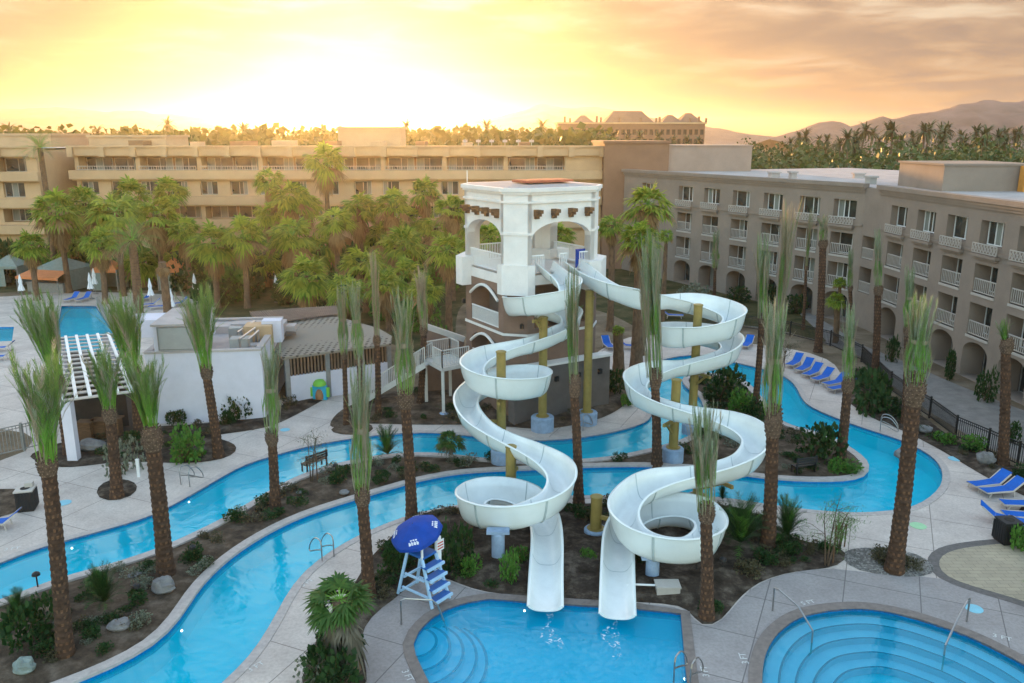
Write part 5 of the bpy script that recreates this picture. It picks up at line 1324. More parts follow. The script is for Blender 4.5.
NAMED=[
(105,606,44,44,'cycad','dark spiky palm shrub on the island near the pale boulder'),(40,640,60,52,'dark','dark leafy shrub at the lower left corner behind the thick-trunked palm'),(18,618,36,30,'cycad','spiky shrub at the far left of the island bed'),
(98,590,26,24,'fan','low fan palm shrub by the upper river bank on the island'),(185,458,40,34,'bright','dense green shrub at the left of the leaning palm before the lilac wall'),
(126,470,34,36,'grey','grey-green leafy shrub behind the palm in the round soil bed'),(170,408,14,24,'dark','small upright shrub against the lilac wall'),(178,422,20,14,'dark','low shrub at the foot of the lilac wall near the small upright one'),
(240,418,26,24,'dark','dark shrub at the right end of the lilac wall'),(226,424,16,14,'dark','rounded little shrub near the right end of the lilac wall'),(302,396,12,12,'dark','small dark bush left of the colourful frog-green sign'),(288,404,16,12,'dry','dry low bush below the slatted screen'),
(450,458,36,34,'fan','small fan palm shrub on the island between the two river arms, behind the left bowl'),(388,458,36,34,'cycad','grey spiky cycad on the island beside the brown-trunked palm'),
(455,564,40,44,'dark','dark green shrub right of the lifeguard chair'),(470,574,24,20,'bright','bright green shrub under the left bowl near the blue stub'),(508,580,22,30,'bright','upright bright shrub right of the blue stub'),(520,562,18,22,'bright','smaller upright bright shrub close under the left chute'),
(396,574,34,28,'dark','dark shrub at the foot of the lifeguard chair on its left'),(640,560,20,24,'dark','dark shrub between the two chutes'),(588,558,18,14,'bright','little bright shrub near the short olive column'),
(740,548,60,54,'cycad','large dark spiky cycad right of the lower right bowl'),(786,540,46,44,'cycad','dark spiky cycad by the foot of the green-columned palm'),(722,500,14,16,'cycad','tiny spiky plant at the river edge beside the right bowl'),
(720,400,44,34,'dark','dense dark shrub at the river bend below the second loop of the right slide'),(738,412,30,24,'bright','bright leafy shrub beside the dense dark one at the river bend'),(756,420,24,22,'dark','dark shrub behind the tied palm at the river bend'),
(814,458,50,36,'dark','big rounded dark shrub in the tip bed of the island'),(836,470,18,14,'bright','small bright bush at the foot of the island tip palm'),
(872,408,46,40,'dark','large dark shrub beside the iron fence where the deck widens'),(858,384,20,18,'dark','small dark bush behind the row of loungers'),(972,448,26,14,'bright','bright low bush in front of the iron fence'),(946,442,18,12,'bright','small bright bush by the pale boulder near the fence'),
(890,360,14,24,'dark','upright dark bush by the second ground arch of the hotel'),(950,378,14,30,'dark','upright dark bush between two ground arches of the hotel'),(984,400,20,32,'dark','dark tall bush at the right ground arch of the hotel'),(925,352,10,18,'dark','slim bush by the hotel pillar'),
(795,312,26,18,'dark','dark shrub before the far hotel arches'),(770,300,30,16,'dark','wide shrub before the far hotel arches'),(735,300,26,14,'dark','low shrub near the left far arch'),(700,302,40,20,'grey','pale green shrub bank before the far hotel bay'),
(1022,548,22,30,'bright','bright leafy shrub at the right edge beside the dark bin'),(1010,440,16,20,'dark','bush at the foot of the right-edge palm'),
(340,690,70,50,'dark','dark shrub mass under the shaggy fan palm at the bottom edge'),(318,674,40,30,'grey','wispy grey grass tuft left of the bottom fan palm'),
(850,470,34,8,'bright','bright green grass patch at the round tip of the island'),
(250,296,44,26,'dark','dark shrub under the bare-trunked fan palms'),(200,292,44,24,'dark','dark shrub between the folded umbrellas and bare trunks'),(310,300,60,24,'bright','green shrub bank above the brown roof'),(290,304,40,20,'dark','dark hedge clump behind the brown roof'),(355,300,54,24,'bright','bushy green clump right of the brown roof'),(420,330,40,30,'bright','green bush by the tower landing'),(440,345,24,20,'bright','small green bush behind the landing rail'),(395,318,46,26,'bright','sunlit green bush behind the palm trunks left of the tower'),
(20,268,50,30,'dark','dark bush at the left edge behind the tent'),(110,262,40,22,'dark','dark bush behind the orange-topped cabana'),(150,262,50,24,'dark','dark bush behind the feather palm trunk'),(190,268,40,22,'dark','dark bush behind the dead palm'),
(615,392,28,26,'dark','dark shrub at the foot of the thick trunk behind the tower'),(628,404,16,14,'bright','small bright shrub at the bed corner by the river'),(560,412,40,10,'dry','dry low planting under the tower plinth'),(470,420,30,12,'dry','dry low planting left of the plinth'),
(490,458,14,8,'dark','little plant growing by the blue pier on the island'),]
for i_ in range(22):     # hedge clumps along the foot of the long block
    u_=-10+i_*23; NAMED.append((u_,278+4*math.sin(i_*2.1),44,34+8*math.sin(i_*1.7),'bright' if i_%3==0 else 'dark','big leafy clump in the hedge along the foot of the long hotel block','hedge clumps before the long hotel block'))
for i_ in range(30):     # undergrowth between the palm trunks
    u_=25+(i_*149)%425; v_=284+(i_*37)%24
    if u_<188: continue
    NAMED.append((u_,v_,34+(i_*13)%16,24+(i_*7)%16,('bright','dark','bright')[i_%3],'leafy undergrowth clump between the trunks of the fan palm garden','undergrowth in the fan palm garden'))
for a in NAMED: shrub(*a)
# low tufts scattered through the beds: nothing tells them apart
def near_slide(x,y):
    for q,s_,k_ in SLIDE_PATHS:
        d=np.hypot(q[:,0]-x,q[:,1]-y)
        if ((d<1.5)&(q[:,2]<2.4)).any(): return True
    return False
def scatter_tufts(px,n,kinds,label,group,wr=(7,16),seed=1,exclude=None):
    r=random.Random(seed); poly=np.array([G(u,v)[:2] for u,v in px]); lo=poly.min(0); hi=poly.max(0); k=0; tries=0
    while k<n and tries<4000:
        tries+=1; x=r.uniform(lo[0],hi[0]); y=r.uniform(lo[1],hi[1])
        if not inside((x,y),poly) or edge_dist((x,y),poly)<.35: continue
        if near_slide(x,y): continue
        k+=1; kd=r.choice(kinds); me=r.choice(SHRUB[kd]); W=r.uniform(.22,.62)
        o=inst('desert_shrub',me,None,(x,y,.12),(0,0,r.uniform(0,6.3)),(W,W,W*r.uniform(.6,1.1))); tag(o,label,'plant',group)
isl_px=[(0,606),(109,571),(172,549),(270,497),(328,471),(404,458),(470,460),(560,463),(640,456),(685,442),(704,405),(690,384),(729,380),(760,405),(783,428),(845,450),(864,470),(800,478),(739,472),(660,465),(520,467),(447,472),(371,491),(317,507),(240,547),(190,590),(160,630),(109,660),(0,695),(-60,710)]
scatter_tufts(isl_px,165,['dry','dark','dark','grey'],'low dry desert plant in the soil of the river island','low plants on the river island',seed=3)
scatter_tufts(SL,120,['dry','dark','dark','dry'],'low dark plant in the mulch bed under the slides','low plants under the slides',seed=4)
scatter_tufts([(150,462),(232,455),(236,447),(212,437),(300,412),(298,400),(200,424),(140,430),(60,444),(40,456),(110,462)],24,['dry','dark'],'low plant in the narrow bed along the lilac bar','low plants along the bar',seed=5)
scatter_tufts([(345,427),(480,424),(540,428),(590,421),(625,404),(600,375),(540,388),(440,388),(350,410)],40,['dry','dark'],'low dry plant in the bed at the foot of the tower','low plants by the tower',seed=6)
scatter_tufts([(848,390),(862,410),(905,430),(940,448),(975,468),(1040,495),(1040,482),(985,455),(929,422),(890,396),(860,372)],34,['dry','dark','dark'],'low plant in the bed along the black iron fence','low plants along the fence',seed=7)
scatter_tufts([(850,568),(925,576),(935,566),(915,554),(860,550)],8,['dry'],'sparse dry plant among the gravel by the round pool','plants in the gravel bed',seed=8)
def thin_tree(u,v,hpx,wpx,label,kind,seed):
    p=G(u,v); s=ppm(p.y,1); Hh=hpx/s; W=wpx/s; r=random.Random(seed)
    t=thing('small_tree',label,'tree',p,0)
    b=MB(); b2=MB()
    for k in range(3):
        a=r.uniform(0,6.28); top=Vector((W*.25*math.cos(a),W*.25*math.sin(a),Hh*.8)); pts=[Vector((.08*math.cos(a),.08*math.sin(a),0)),top*.5+Vector((0,0,.1)),top]
        b.tube(pts,[.035,.025,.01],6)
        for j in range(9):
            f=r.uniform(.35,1); q=top*f; d=Vector((r.uniform(-1,1),r.uniform(-1,1),r.uniform(.1,.9))).normalized()*W*.42
            b.tube([q,q+d*.6,q+d+Vector((0,0,-.1*Hh*.5))],[.012,.008,.004],4,cap=False)
            for m in range(26):
                g=r.uniform(.2,1.1); c=q+d*g+Vector((r.gauss(0,.12),r.gauss(0,.12),r.gauss(0,.12)-.1*g)); e=Vector((r.uniform(-1,1),r.uniform(-1,1),r.uniform(-1.2,.3))).normalized()
                blade(b2,c,e,r.uniform(.1,.24),.035,0)
    b.build('trunk',M['twig'],t,world=False); b2.build('crown',M[kind],t,world=False)
    b=MB(); b.tube([(.3,.1,0),(.3,.1,Hh*.55)],.03,6); b.build('stake',M['wood_dark'],t,world=False)
thin_tree(826,565,76,62,'wispy young tree with a dark stake beside the gravel bed','shrub_bright',1)
thin_tree(838,548,46,34,'smaller wispy young tree right beside the staked one','shrub_bright',4)
thin_tree(311,483,62,36,'thin grey-leaved young tree behind the bench on the island','shrub_grey',2)
thin_tree(780,372,40,30,'thin young tree among the trunks across the river bend','shrub',3)

# far trees: the wood beyond the hotel reads as one mass
def forest(name,label,spots,mt,seed,n=90,lf=1.0):
    r=random.Random(seed); b=MB()
    for x,y,h,w in spots:
        for k in range(n):
            d=Vector((r.gauss(0,1),r.gauss(0,1),r.gauss(0,1))).normalized(); q=r.uniform(.5,1.05)
            p=Vector((x+d.x*w*q,y+d.y*w*q,h*.55+d.z*h*.48*q)); l=w*lf*r.uniform(.12,.28)
            e=Vector((r.uniform(-1,1),r.uniform(-1,1),r.uniform(-.4,1))).normalized(); s=e.cross(Vector((r.uniform(-1,1),r.uniform(-1,1),r.uniform(-1,1)))).normalized()
            b.add([p-s*l*.2,p+e*l*.5-s*l*.45,p+e*l,p+e*l*.5+s*l*.45],[(0,1,2,3)])
        b.tube([(x,y,0),(x,y,h*.5)],[w*.1,w*.05],5)
    o=b.build(name,mt,kind='stuff'); o['label']=label; o['category']='trees'; return o
r=random.Random(11); sp=[]
for i in range(230):
    Y=r.uniform(128,330); u=r.uniform(738,1060)
    if u<760: Y=r.uniform(200,330)
    p=V(u,150,Y); sp.append((p.x,Y,max(5,V(u,r.uniform(139,160),Y).z),r.uniform(2.6,4.8)))
forest('tree_belt','green belt of trees beyond the hotel wing roof',sp,M['far_leaf'],12,190)
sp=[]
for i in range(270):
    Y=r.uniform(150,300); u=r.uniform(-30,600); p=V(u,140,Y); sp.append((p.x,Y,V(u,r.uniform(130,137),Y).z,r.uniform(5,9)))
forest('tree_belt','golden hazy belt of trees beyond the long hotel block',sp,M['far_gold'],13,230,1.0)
def far_palm_mesh(seed):
    r=random.Random(seed); b=MB(); b.tube([(0,0,0),(.1,0,.5),(.05,0,1.0)],[.022,.016,.014],6,1)
    for k in range(54):
        a=r.uniform(0,6.28); el=r.uniform(-1.2,1.4); p=Vector((.05,0,1.0)); pts=[p.copy()]
        for i in range(4):
            e=el-.9*((i+1)/4)**1.5; p=p+Vector((math.cos(a)*math.cos(e),math.sin(a)*math.cos(e),math.sin(e)))*.052; pts.append(p.copy())
        for i in range(4):
            d=(pts[i+1]-pts[i]).normalized(); s=d.cross(Vector((0,0,1))); s=s.normalized() if s.length>1e-3 else Vector((1,0,0)); w=.020*(1-i*.2)
            b.add([pts[i]-s*w,pts[i]+s*w,pts[i+1]+s*w*.8,pts[i+1]-s*w*.8],[(0,1,2,3)],0)
    o=b.build('far_palm',[M['far_leaf2'],M['trunk_grey']]); me=o.data; bpy.data.objects.remove(o); return me
FARP=[far_palm_mesh(i) for i in range(3)]
tops=[(869,128),(875,131),(889,128),(893,128),(857,134),(846,136),(925,129),(932,127),(938,129),(951,127),(945,131),(960,135),(974,131),(985,133),(990,131),(998,134),(1005,131),(1014,134),(1020,131),(905,138),(912,136),(881,139),(817,138),(808,134),(800,136),(838,141),(828,139),(853,141),(918,142),(943,140),(968,140),(982,141),(1009,141),(790,141),(1030,133),(1042,135)]
for i,(u,v) in enumerate(tops):
    Y=r.uniform(190,290); p=V(u,v,Y); o=inst('palm_tree',FARP[i%3],None,(p.x,Y,0),(0,0,r.uniform(0,6)),(p.z/1.04*1.0,)*3)
    tag(o,'distant palm in the skyline row beyond the hotel wing, under the mountain','palm tree','distant palms beyond the hotel wing')
for i in (0,3,7,11,15,20,24):
    u=[12,20,30,96,130,142,154,168,196,210,228,246,262,280,300,404,418,440,452,470,488,500,514,528,540,550][i]; v=r.uniform(122,131); Y=r.uniform(200,300); p=V(u,v,Y)
    o=inst('palm_tree',FARP[i%3],None,(p.x,Y,0),(0,0,r.uniform(0,6)),(p.z/1.04,)*3)
    tag(o,'distant palm in the golden haze beyond the long hotel block','palm tree','distant palms in the golden haze')
for i in range(10):
    u=566+i*15; Y=285; p=V(u,138+r.uniform(-3,3),Y); o=inst('palm_tree',FARP[i%3],None,(p.x,Y,0),(0,0,r.uniform(0,6)),(p.z/1.04,)*3)
    tag(o,'distant palm standing in front of the far hotel on the horizon','palm tree','distant palms before the far hotel')
# mountains
def ridge(name,prof,Y,seed,depth=500):
    pts=[V(u,v,Y) for u,v in prof]; rows=26; cols=160; us=np.linspace(pts[0].x,pts[-1].x,cols); hs=np.interp(us,[p.x for p in pts],[p.z for p in pts])
    vs=[];fs=[]
    for j in range(rows):
        t=j/(rows-1)
        for i in range(cols):
            yy=Y-depth*(1-t); n_=mnoise.fractal(Vector((us[i]*.016,yy*.012,seed)),1.0,2.1,6)
            base=hs[i]*(t**1.15); h=max(-2,base*(1+.10*n_)+n_*7*math.sin(math.pi*t)+ (1.7*n_ if t>.98 else 0))
            vs.append((us[i]+ n_*5*(1-t),yy,h))
    for j in range(rows-1):
        for i in range(cols-1): fs.append((j*cols+i,j*cols+i+1,(j+1)*cols+i+1,(j+1)*cols+i))
    # far slope down
    b0=len(vs)
    for i in range(cols): vs.append((us[i],Y+depth*.6,-2))
    for i in range(cols-1): fs.append(((rows-1)*cols+i,(rows-1)*cols+i+1,b0+i+1,b0+i))
    b=MB(); b.add(vs,fs); return b.build(name,M['mountain'],kind='structure',smooth=True)
ridge('mountain',[(770,140),(800,131),(818,124),(836,120),(848,126),(868,117),(882,114),(892,117),(910,112),(935,107),(960,104),(985,101),(1010,101),(1040,97),(1080,100),(1130,96),(1190,110),(1260,128),(1320,139)],900,3.3,240)
ridge('mountain',[(985,139),(1003,132),(1018,124),(1040,116),(1090,108),(1160,118),(1230,138)],560,9.1,120)
ridge('mountain',[(-260,139),(-150,122),(-60,114),(0,110),(60,107),(150,112),(220,120),(290,129),(360,135),(420,130),(480,119),(540,108),(590,106),(640,115),(700,126),(760,136),(820,139)],1800,5.7,500)
# ------------------------------------------------------------------ furniture and small things
def lounger_parts(root,up=38):
    b=MB()
    for s in (-1,1):
        b.beam((-1.0,s*.32,.30),(.35,s*.32,.30),.05,.06); b.beam((.35,s*.32,.30),(.35+.72*math.cos(R(up)),s*.32,.30+.72*math.sin(R(up))),.05,.06)
    b.beam((-1.0,-.32,.30),(-1.0,.32,.30),.05,.06); b.build('frame',M['pale_metal'],root,world=False)
    for x in (-.85,.45):
        for s in (-1,1):
            b=MB(); b.beam((x,s*.32,0),(x+(.06 if x<0 else -.06),s*.30,.30),.045,.045); b.build('leg',M['pale_metal'],root,world=False)
    b=MB(); n=8; vs=[]
    for i in range(n+1):
        x=-1.02+1.37*i/n; z=.34-.035*math.sin(math.pi*i/n)
        vs+=[(x,-.30,z),(x,.30,z)]
    b.add(vs,[(2*i,2*i+1,2*i+3,2*i+2) for i in range(n)]); b.add([(x,y,z-.02) for x,y,z in vs],[(2*i,2*i+2,2*i+3,2*i+1) for i in range(n)])
    b.build('seat',M['blue_sling'],root,world=False)
    b=MB(); vs=[]
    for i in range(5):
        t=i/4*.78; x=.36+t*math.cos(R(up)); z=.345+t*math.sin(R(up))-.02*math.sin(math.pi*i/4); vs+=[(x,-.30,z),(x,.30,z)]
    b.add(vs,[(2*i,2*i+1,2*i+3,2*i+2) for i in range(4)]); b.add([(x+.015,y,z-.02) for x,y,z in vs],[(2*i,2*i+2,2*i+3,2*i+1) for i in range(4)])
    b.build('backrest',M['blue_sling'],root,world=False)
LG='blue sun loungers round the pools'
_l0=None
def lounger(u,v,rot,label,s=1.0):
    global _l0
    p=G(u,v)
    if _l0 is None:
        _l0=thing('sun_lounger',label,'sun lounger',p,R(rot),LG); lounger_parts(_l0)
        return _l0
    return part_copy(_l0,p,R(rot),label,LG)
for a in ((988,488,14,'blue sun lounger furthest up the right-hand deck, backrest raised, nearest the fence bushes'),(1001,495,10,'blue sun lounger second up the right-hand deck, right in front of the furthest one'),
 (1024,509,-4,'blue sun lounger cut by the right edge, third from the fence bushes'),(1027,521,-8,'blue sun lounger cut by the right edge, just above the dark bin'),(1004,524,150,'blue sun lounger foot end poking out left of the dark bin'),(1034,534,-8,'blue sun lounger half behind the dark bin'),
 (794,366,50,'first blue lounger of the hotel-side row, beside the tall brown trunk'),(804,371,48,'second blue lounger of the hotel-side row'),(812,376,44,'third blue lounger of the hotel-side row'),(822,381,38,'fourth blue lounger of the hotel-side row, well raised back'),(835,386,30,'fifth blue lounger of the hotel-side row'),(841,391,24,'last blue lounger of the hotel-side row, nearest the short tied palm'),
 (608,348,100,'blue lounger seen just right of the tower corner'),(630,349,170,'blue lounger on the pale deck right of the thick trunk'),(747,347,60,'blue lounger glimpsed behind the two slim trunks by the river bend'),(672,318,170,'blue lounger seen through the highest loop of the right slide'),
 (72,301,80,'left one of two dark blue loungers at the head of the far pool'),(84,301,80,'right one of two dark blue loungers at the head of the far pool'),(144,301,60,'dark blue lounger between two folded umbrellas beyond the bar'),(150,307,20,'blue lounger behind the bar roof beside a folded umbrella'),(160,309,20,'blue lounger behind the bar roof, right of its neighbour'),(178,306,40,'blue lounger near the rightmost folded umbrella beyond the bar'),
 (2,351,10,'blue lounger at the left edge beside the small pool'),(-2,528,10,'blue lounger end at the left edge below the dark bin'),(206,300,30,'blue lounger among the trunks behind the bar'),(0,360,12,'lower blue lounger at the left edge beside the small pool')): lounger(*a)
# folded umbrellas
UG='folded white pool umbrellas'
_u0=None
def folded_umbrella(u,v,label):
    global _u0
    p=G(u,v)
    if _u0 is None:
        _u0=thing('folded_umbrella',label,'umbrella',p,0,UG)
        b=MB(); b.tube([(0,0,0),(0,0,2.75)],.03,8); b.build('pole',M['grey_metal'],_u0,world=False)
        b=MB(); n=12; prof=[(.30,1.05),(.25,1.3),(.13,1.75),(.17,2.0),(.08,2.5),(.02,2.8)]; vs=[]
        for rr,z in prof:
            for j in range(n): a=2*math.pi*j/n; q=rr*(1.15 if j%2 else .72); vs.append((q*math.cos(a),q*math.sin(a),z+(.08 if j%2==0 and z<1.2 else 0)))
        b.add(vs,[(i*n+j,i*n+(j+1)%n,(i+1)*n+(j+1)%n,(i+1)*n+j) for i in range(len(prof)-1) for j in range(n)]); b.build('canopy',M['white_cloth'],_u0,world=False)
        b=MB(); b.lathe([(.26,0),(.26,.08),(.06,.12)],14); b.build('base',M['grey_metal'],_u0,world=False)
        return _u0
    return part_copy(_u0,p,0,label,UG)
for a in ((92,299,'left one of a close pair of folded white umbrellas beside the far pool'),(96,294,'right one of a close pair of folded white umbrellas beside the far pool'),(139,303,'folded white umbrella left of the dark lounger beyond the bar'),(152,306,'folded white umbrella right of the dark lounger beyond the bar'),(173,318,'folded white umbrella right behind the bar roof'),(23,301,'folded white umbrella before the grey-green tent at the left'),(196,300,'folded white umbrella among the trunks beyond the bar'),(277,302,'small folded white umbrella among the palms above the brown roof')): folded_umbrella(*a)
# cabanas
def cabana(u,v,w,label,rot,flap=True,top='orange_cloth',body='teal_cloth'):
    p=G(u,v); t=thing('cabana',label,'cabana',p,R(rot)); h=2.3; d=w*.9
    b=MB(); b.add([(-w/2,0,h),(w/2,0,h),(w/2,d,h),(-w/2,d,h),(0,d/2,h+1.2)],[(0,1,4),(1,2,4),(2,3,4),(3,0,4)]); b.add([(-w/2,0,h),(w/2,0,h),(w/2,0,h-.3),(-w/2,0,h-.3)],[(0,1,2,3)]); b.build('roof',M[top],t,world=False)
    for x in (-w/2,w/2):
        for y in (0,d):
            b=MB(); b.box(x-.05,x+.05,y-.05,y+.05,0,h); b.build('post',M['grey_metal'],t,world=False)
    b=MB(); b.quad((w/2-.06,0,.05),(w/2-.06,d,.05),(w/2-.06,d,h),(w/2-.06,0,h)); b.quad((-w/2+.06,0,.05),(-w/2+.06,d,.05),(-w/2+.06,d,h),(-w/2+.06,0,h)); b.quad((-w/2,d-.06,.05),(w/2,d-.06,.05),(w/2,d-.06,h),(-w/2,d-.06,h)); b.build('curtain',M[body],t,world=False)
    if flap:
        b=MB(); b.add([(-w/2-.1,-.02,h),(w/2+.1,-.02,h),(w/2+.4,-1.9,h-.5),(-w/2-.4,-1.9,h-.5),(-w/2-.4,-1.9,h-.75),(w/2+.4,-1.9,h-.75)],[(0,1,2,3),(3,2,5,4)]); b.build('awning',M['orange_cloth'],t,world=False)
        for x in (-w/2-.3,w/2+.3): b=MB(); b.box(x-.04,x+.04,-1.9,-1.82,0,h-.52); b.build('awning_post',M['grey_metal'],t,world=False)
        b=MB(); b.box(-w/2,w/2,-.9,-.3,0,1.0); b.box(-w/2-.1,w/2+.1,-1.0,-.2,1.002,1.06); b.build('counter',M['grey_metal'],t,world=False)
    else:
        b=MB(); b.quad((-w/2,.04,.05),(0,.04,.05),(0,.04,h),(-w/2,.04,h)); b.build('front_curtain',M[body],t,world=False)
    return t
cabana(52,291,4.6,'grey-green tent with an orange awning over a bar counter at the far left',-14,True,'teal_cloth')
cabana(106,291,2.7,'cabana with a pointed orange top beside the pair of folded umbrellas',0,False)
cabana(172,291,2.8,'cabana with an orange top half behind the dead palm',0,False)
cabana(6,287,3.0,'dark green cabana cut by the left edge',0,False,'teal_cloth')
# lifeguard chair
p=G(424,596); lc=thing('lifeguard_chair','tall pale blue lifeguard chair with blue treads at the edge of the slide pool','lifeguard chair',p,R(-38))
PB=M['blue_pale']; sh=1.75
for s in (-1,1):
    b=MB(); b.beam((.85,s*.46,0),(.28,s*.34,sh+.05),.09,.09); b.build('front_rail',PB,lc,world=False)
    b=MB(); b.beam((-.85,s*.50,0),(-.28,s*.36,sh+.55),.09,.09); b.build('back_rail',PB,lc,world=False)
    
    for z_,x0_,x1_ in ((.35,.62,-.66),(.95,.45,-.5)): b=MB(); b.beam((x0_,s*.42,z_),(x1_,s*.44,z_),.07,.07); b.build('side_brace',PB,lc,world=False)
    b=MB(); b.beam((.36,s*.36,sh+.42),(-.36,s*.36,sh+.42),.10,.06); b.beam((.32,s*.36,sh),(.32,s*.36,sh+.40),.06,.06); b.build('armrest',M['white_metal'],lc,world=False)
for i,z in enumerate((.28,.66,1.04,1.42)):
    x=.85-.57*(z/ sh); b=MB(); b.box(x-.10,x+.26,-.42,.42,z,z+.045); b.build('tread',M['blue_step'],lc,world=False)
    b=MB(); b.box(x+.22,x+.29,-.44,.44,z-.05,z+.048); b.build('tread_edge',PB,lc,world=False)
b=MB(); b.box(-.34,.36,-.36,.36,sh-.02,sh+.06); b.build('seat',M['blue_step'],lc,world=False)
b=MB(); b.beam((-.30,0,sh+.08),(-.40,0,sh+.85),.74,.05,0,(1,0,0)); b.build('backrest',M['blue_deep'],lc,world=False)
b=MB(); b.beam((-.72,-.5,.18),(-.72,.5,.18),.06,.08); b.beam((-.55,-.46,.8),(-.55,.46,.8),.06,.08); b.build('rear_brace',PB,lc,world=False)
b=MB(); b.box(.30,.36,.44,.60,.05,sh+.55); b.build('sign_post',M['white_metal'],lc,world=False)
b=MB(); b.box(.365,.385,.34,.72,sh+.0,sh+.42); b.build('sign_board',M['white_metal'],lc,world=False)
b=MB(); 
for k in range(3): b.box(.387,.393,.38,.68,sh+.07+k*.11,sh+.12+k*.11)
b.build('sign_lettering',M['red'],lc,world=False)
# its umbrella, tilted
um=thing('umbrella','tilted royal blue umbrella with white block lettering over the lifeguard chair','umbrella',p+Vector((0,0,0)),R(-38))
Mx=Matrix.Translation((-.30,.05,sh+.62))@Matrix.Rotation(R(-4),4,'Y')@Matrix.Rotation(R(20),4,'X')@Matrix.Scale(.78,4)
b=MB(); b.tube([Mx@Vector((0,0,-.9)),Mx@Vector((0,0,.62))],.025,8); b.build('pole',M['white_metal'],um,world=False)
def canopy(n,prof): 
    vs=[];k=len(prof)
    for r_,z in prof:
        for j in range(n*3):
            a=2*math.pi*j/(n*3); f=1-.045*abs(math.sin(a*n/2)); vs.append(Mx@Vector((r_*f*math.cos(a),r_*f*math.sin(a),z)))
    N3=n*3
    return vs,[(i*N3+j,i*N3+(j+1)%N3,(i+1)*N3+(j+1)%N3,(i+1)*N3+j) for i in range(k-1) for j in range(N3)]
prof=[(1.25,.0),(1.22,.16),(.95,.36),(.6,.54),(.25,.66),(.03,.70)]
b=MB(); vs,fs=canopy(8,prof); b.add(vs,fs); b.build('canopy',M['blue_deep'],um,world=False)
def on_canopy(a,s,t):        # a azimuth, s sideways metres, t along slope 0..1
    r_=1.19-.55*t; rr=math.hypot(r_,s); z=np.interp(rr,[.03,.25,.6,.95,1.22,1.25],[.70,.66,.54,.36,.16,0])+.018
    return Mx@Vector((r_*math.cos(a)-s*math.sin(a),r_*math.sin(a)+s*math.cos(a),z))
for a in (R(-52),R(38),R(128),R(-142)):
    b=MB()
    def bar(s0,s1,t0,t1):
        b.add([on_canopy(a,s0,t0),on_canopy(a,s1,t0),on_canopy(a,s1,t1),on_canopy(a,s0,t1)],[(0,1,2,3)])
    for k in range(4):
        x=-.24+k*.125; bar(x,x+.045,.22,.46); bar(x,x+.095,.22,.27); bar(x+.055,x+.095,.28 if k%2 else .22,.40)
    for k in range(3): x=-.16+k*.12; bar(x,x+.085,.52,.62)
    b.build('lettering',M['white_cloth'],um,world=False)
# handrails
def rail(name,label,pts,r=.032,cat='handrail',root=None,pname='tube'):
    t=root or thing(name,label,cat,pts[0],0,own=True)
    q=catmull([tuple(x) for x in pts],False,.12)
    b=MB(); b.tube([Vector(x) for x in q],r,8); b.build(pname,M['steel'],t); return t
def z_up(p,z): return Vector((p.x,p.y,z))
def straight(name,label,pts,r=.032,root=None):
    t=root or thing(name,label,'handrail',pts[0],0,own=True); b=MB(); b.tube(pts,r,8); b.build('tube',M['steel'],t); return t
a=G(401.5,625); c=G(438,619)
straight('pool_handrail','bent steel handrail reaching over the corner steps of the slide pool',[a,z_up(a,.95),z_up(a.lerp(c,.12),1.0),z_up(a.lerp(c,.85),.78),z_up(c,.55),z_up(c+(c-a)*.25,-.5)])
a=G(772.5,611); c=G(812,640)
straight('pool_handrail','bent steel handrail at the left end of the round pool steps',[a,z_up(a,.92),z_up(a.lerp(c,.12),.97),z_up(a.lerp(c,.62),.85),z_up(c,.35),z_up(c,-.7)])
a=G(966.5,622); c=G(944.5,652)
straight('pool_handrail','bent steel handrail at the right end of the round pool steps',[a,z_up(a,.92),z_up(a.lerp(c,.12),.97),z_up(a.lerp(c,.55),.72),z_up(c,.25),z_up(c,-.7)])
def hoop_rails(u,v,u2,v2,label,gap=.55):
    a=G(u,v); c=G(u2,v2); d=(c-a); d.z=0; d.normalize(); s=Vector((-d.y,d.x,0)); t=thing('ladder_rail',label,'handrail',a,0,own=True)
    for k in (0,1):
        o=a+s*gap*k
        q=catmull([o,o+Vector((0,0,.75)),o+d*.15+Vector((0,0,.92)),o+d*.5+Vector((0,0,.85)),o+d*.85+Vector((0,0,.45)),o+d*.9+Vector((0,0,.15)),o+d*.45+Vector((0,0,.35)),o+d*.05+Vector((0,0,.5))],False,.1)
        b=MB(); b.tube([Vector(x) for x in q],.027,7); b.build('hoop',M['steel'],t)
    return t
hoop_rails(190,487,207,478,'pair of looped steel rails on the deck by the upper river arm')
hoop_rails(334,557,321,549,'pair of looped steel rails by the lower river arm left of the grey-topped palm')
hoop_rails(880,432,895,434,'pair of looped steel rails by the river near the iron fence')
hoop_rails(690,690,705,672,'black looped ladder rails at the right corner of the slide pool')
hoop_rails(583,431,592,427,'small looped rails on the deck under the tower columns')
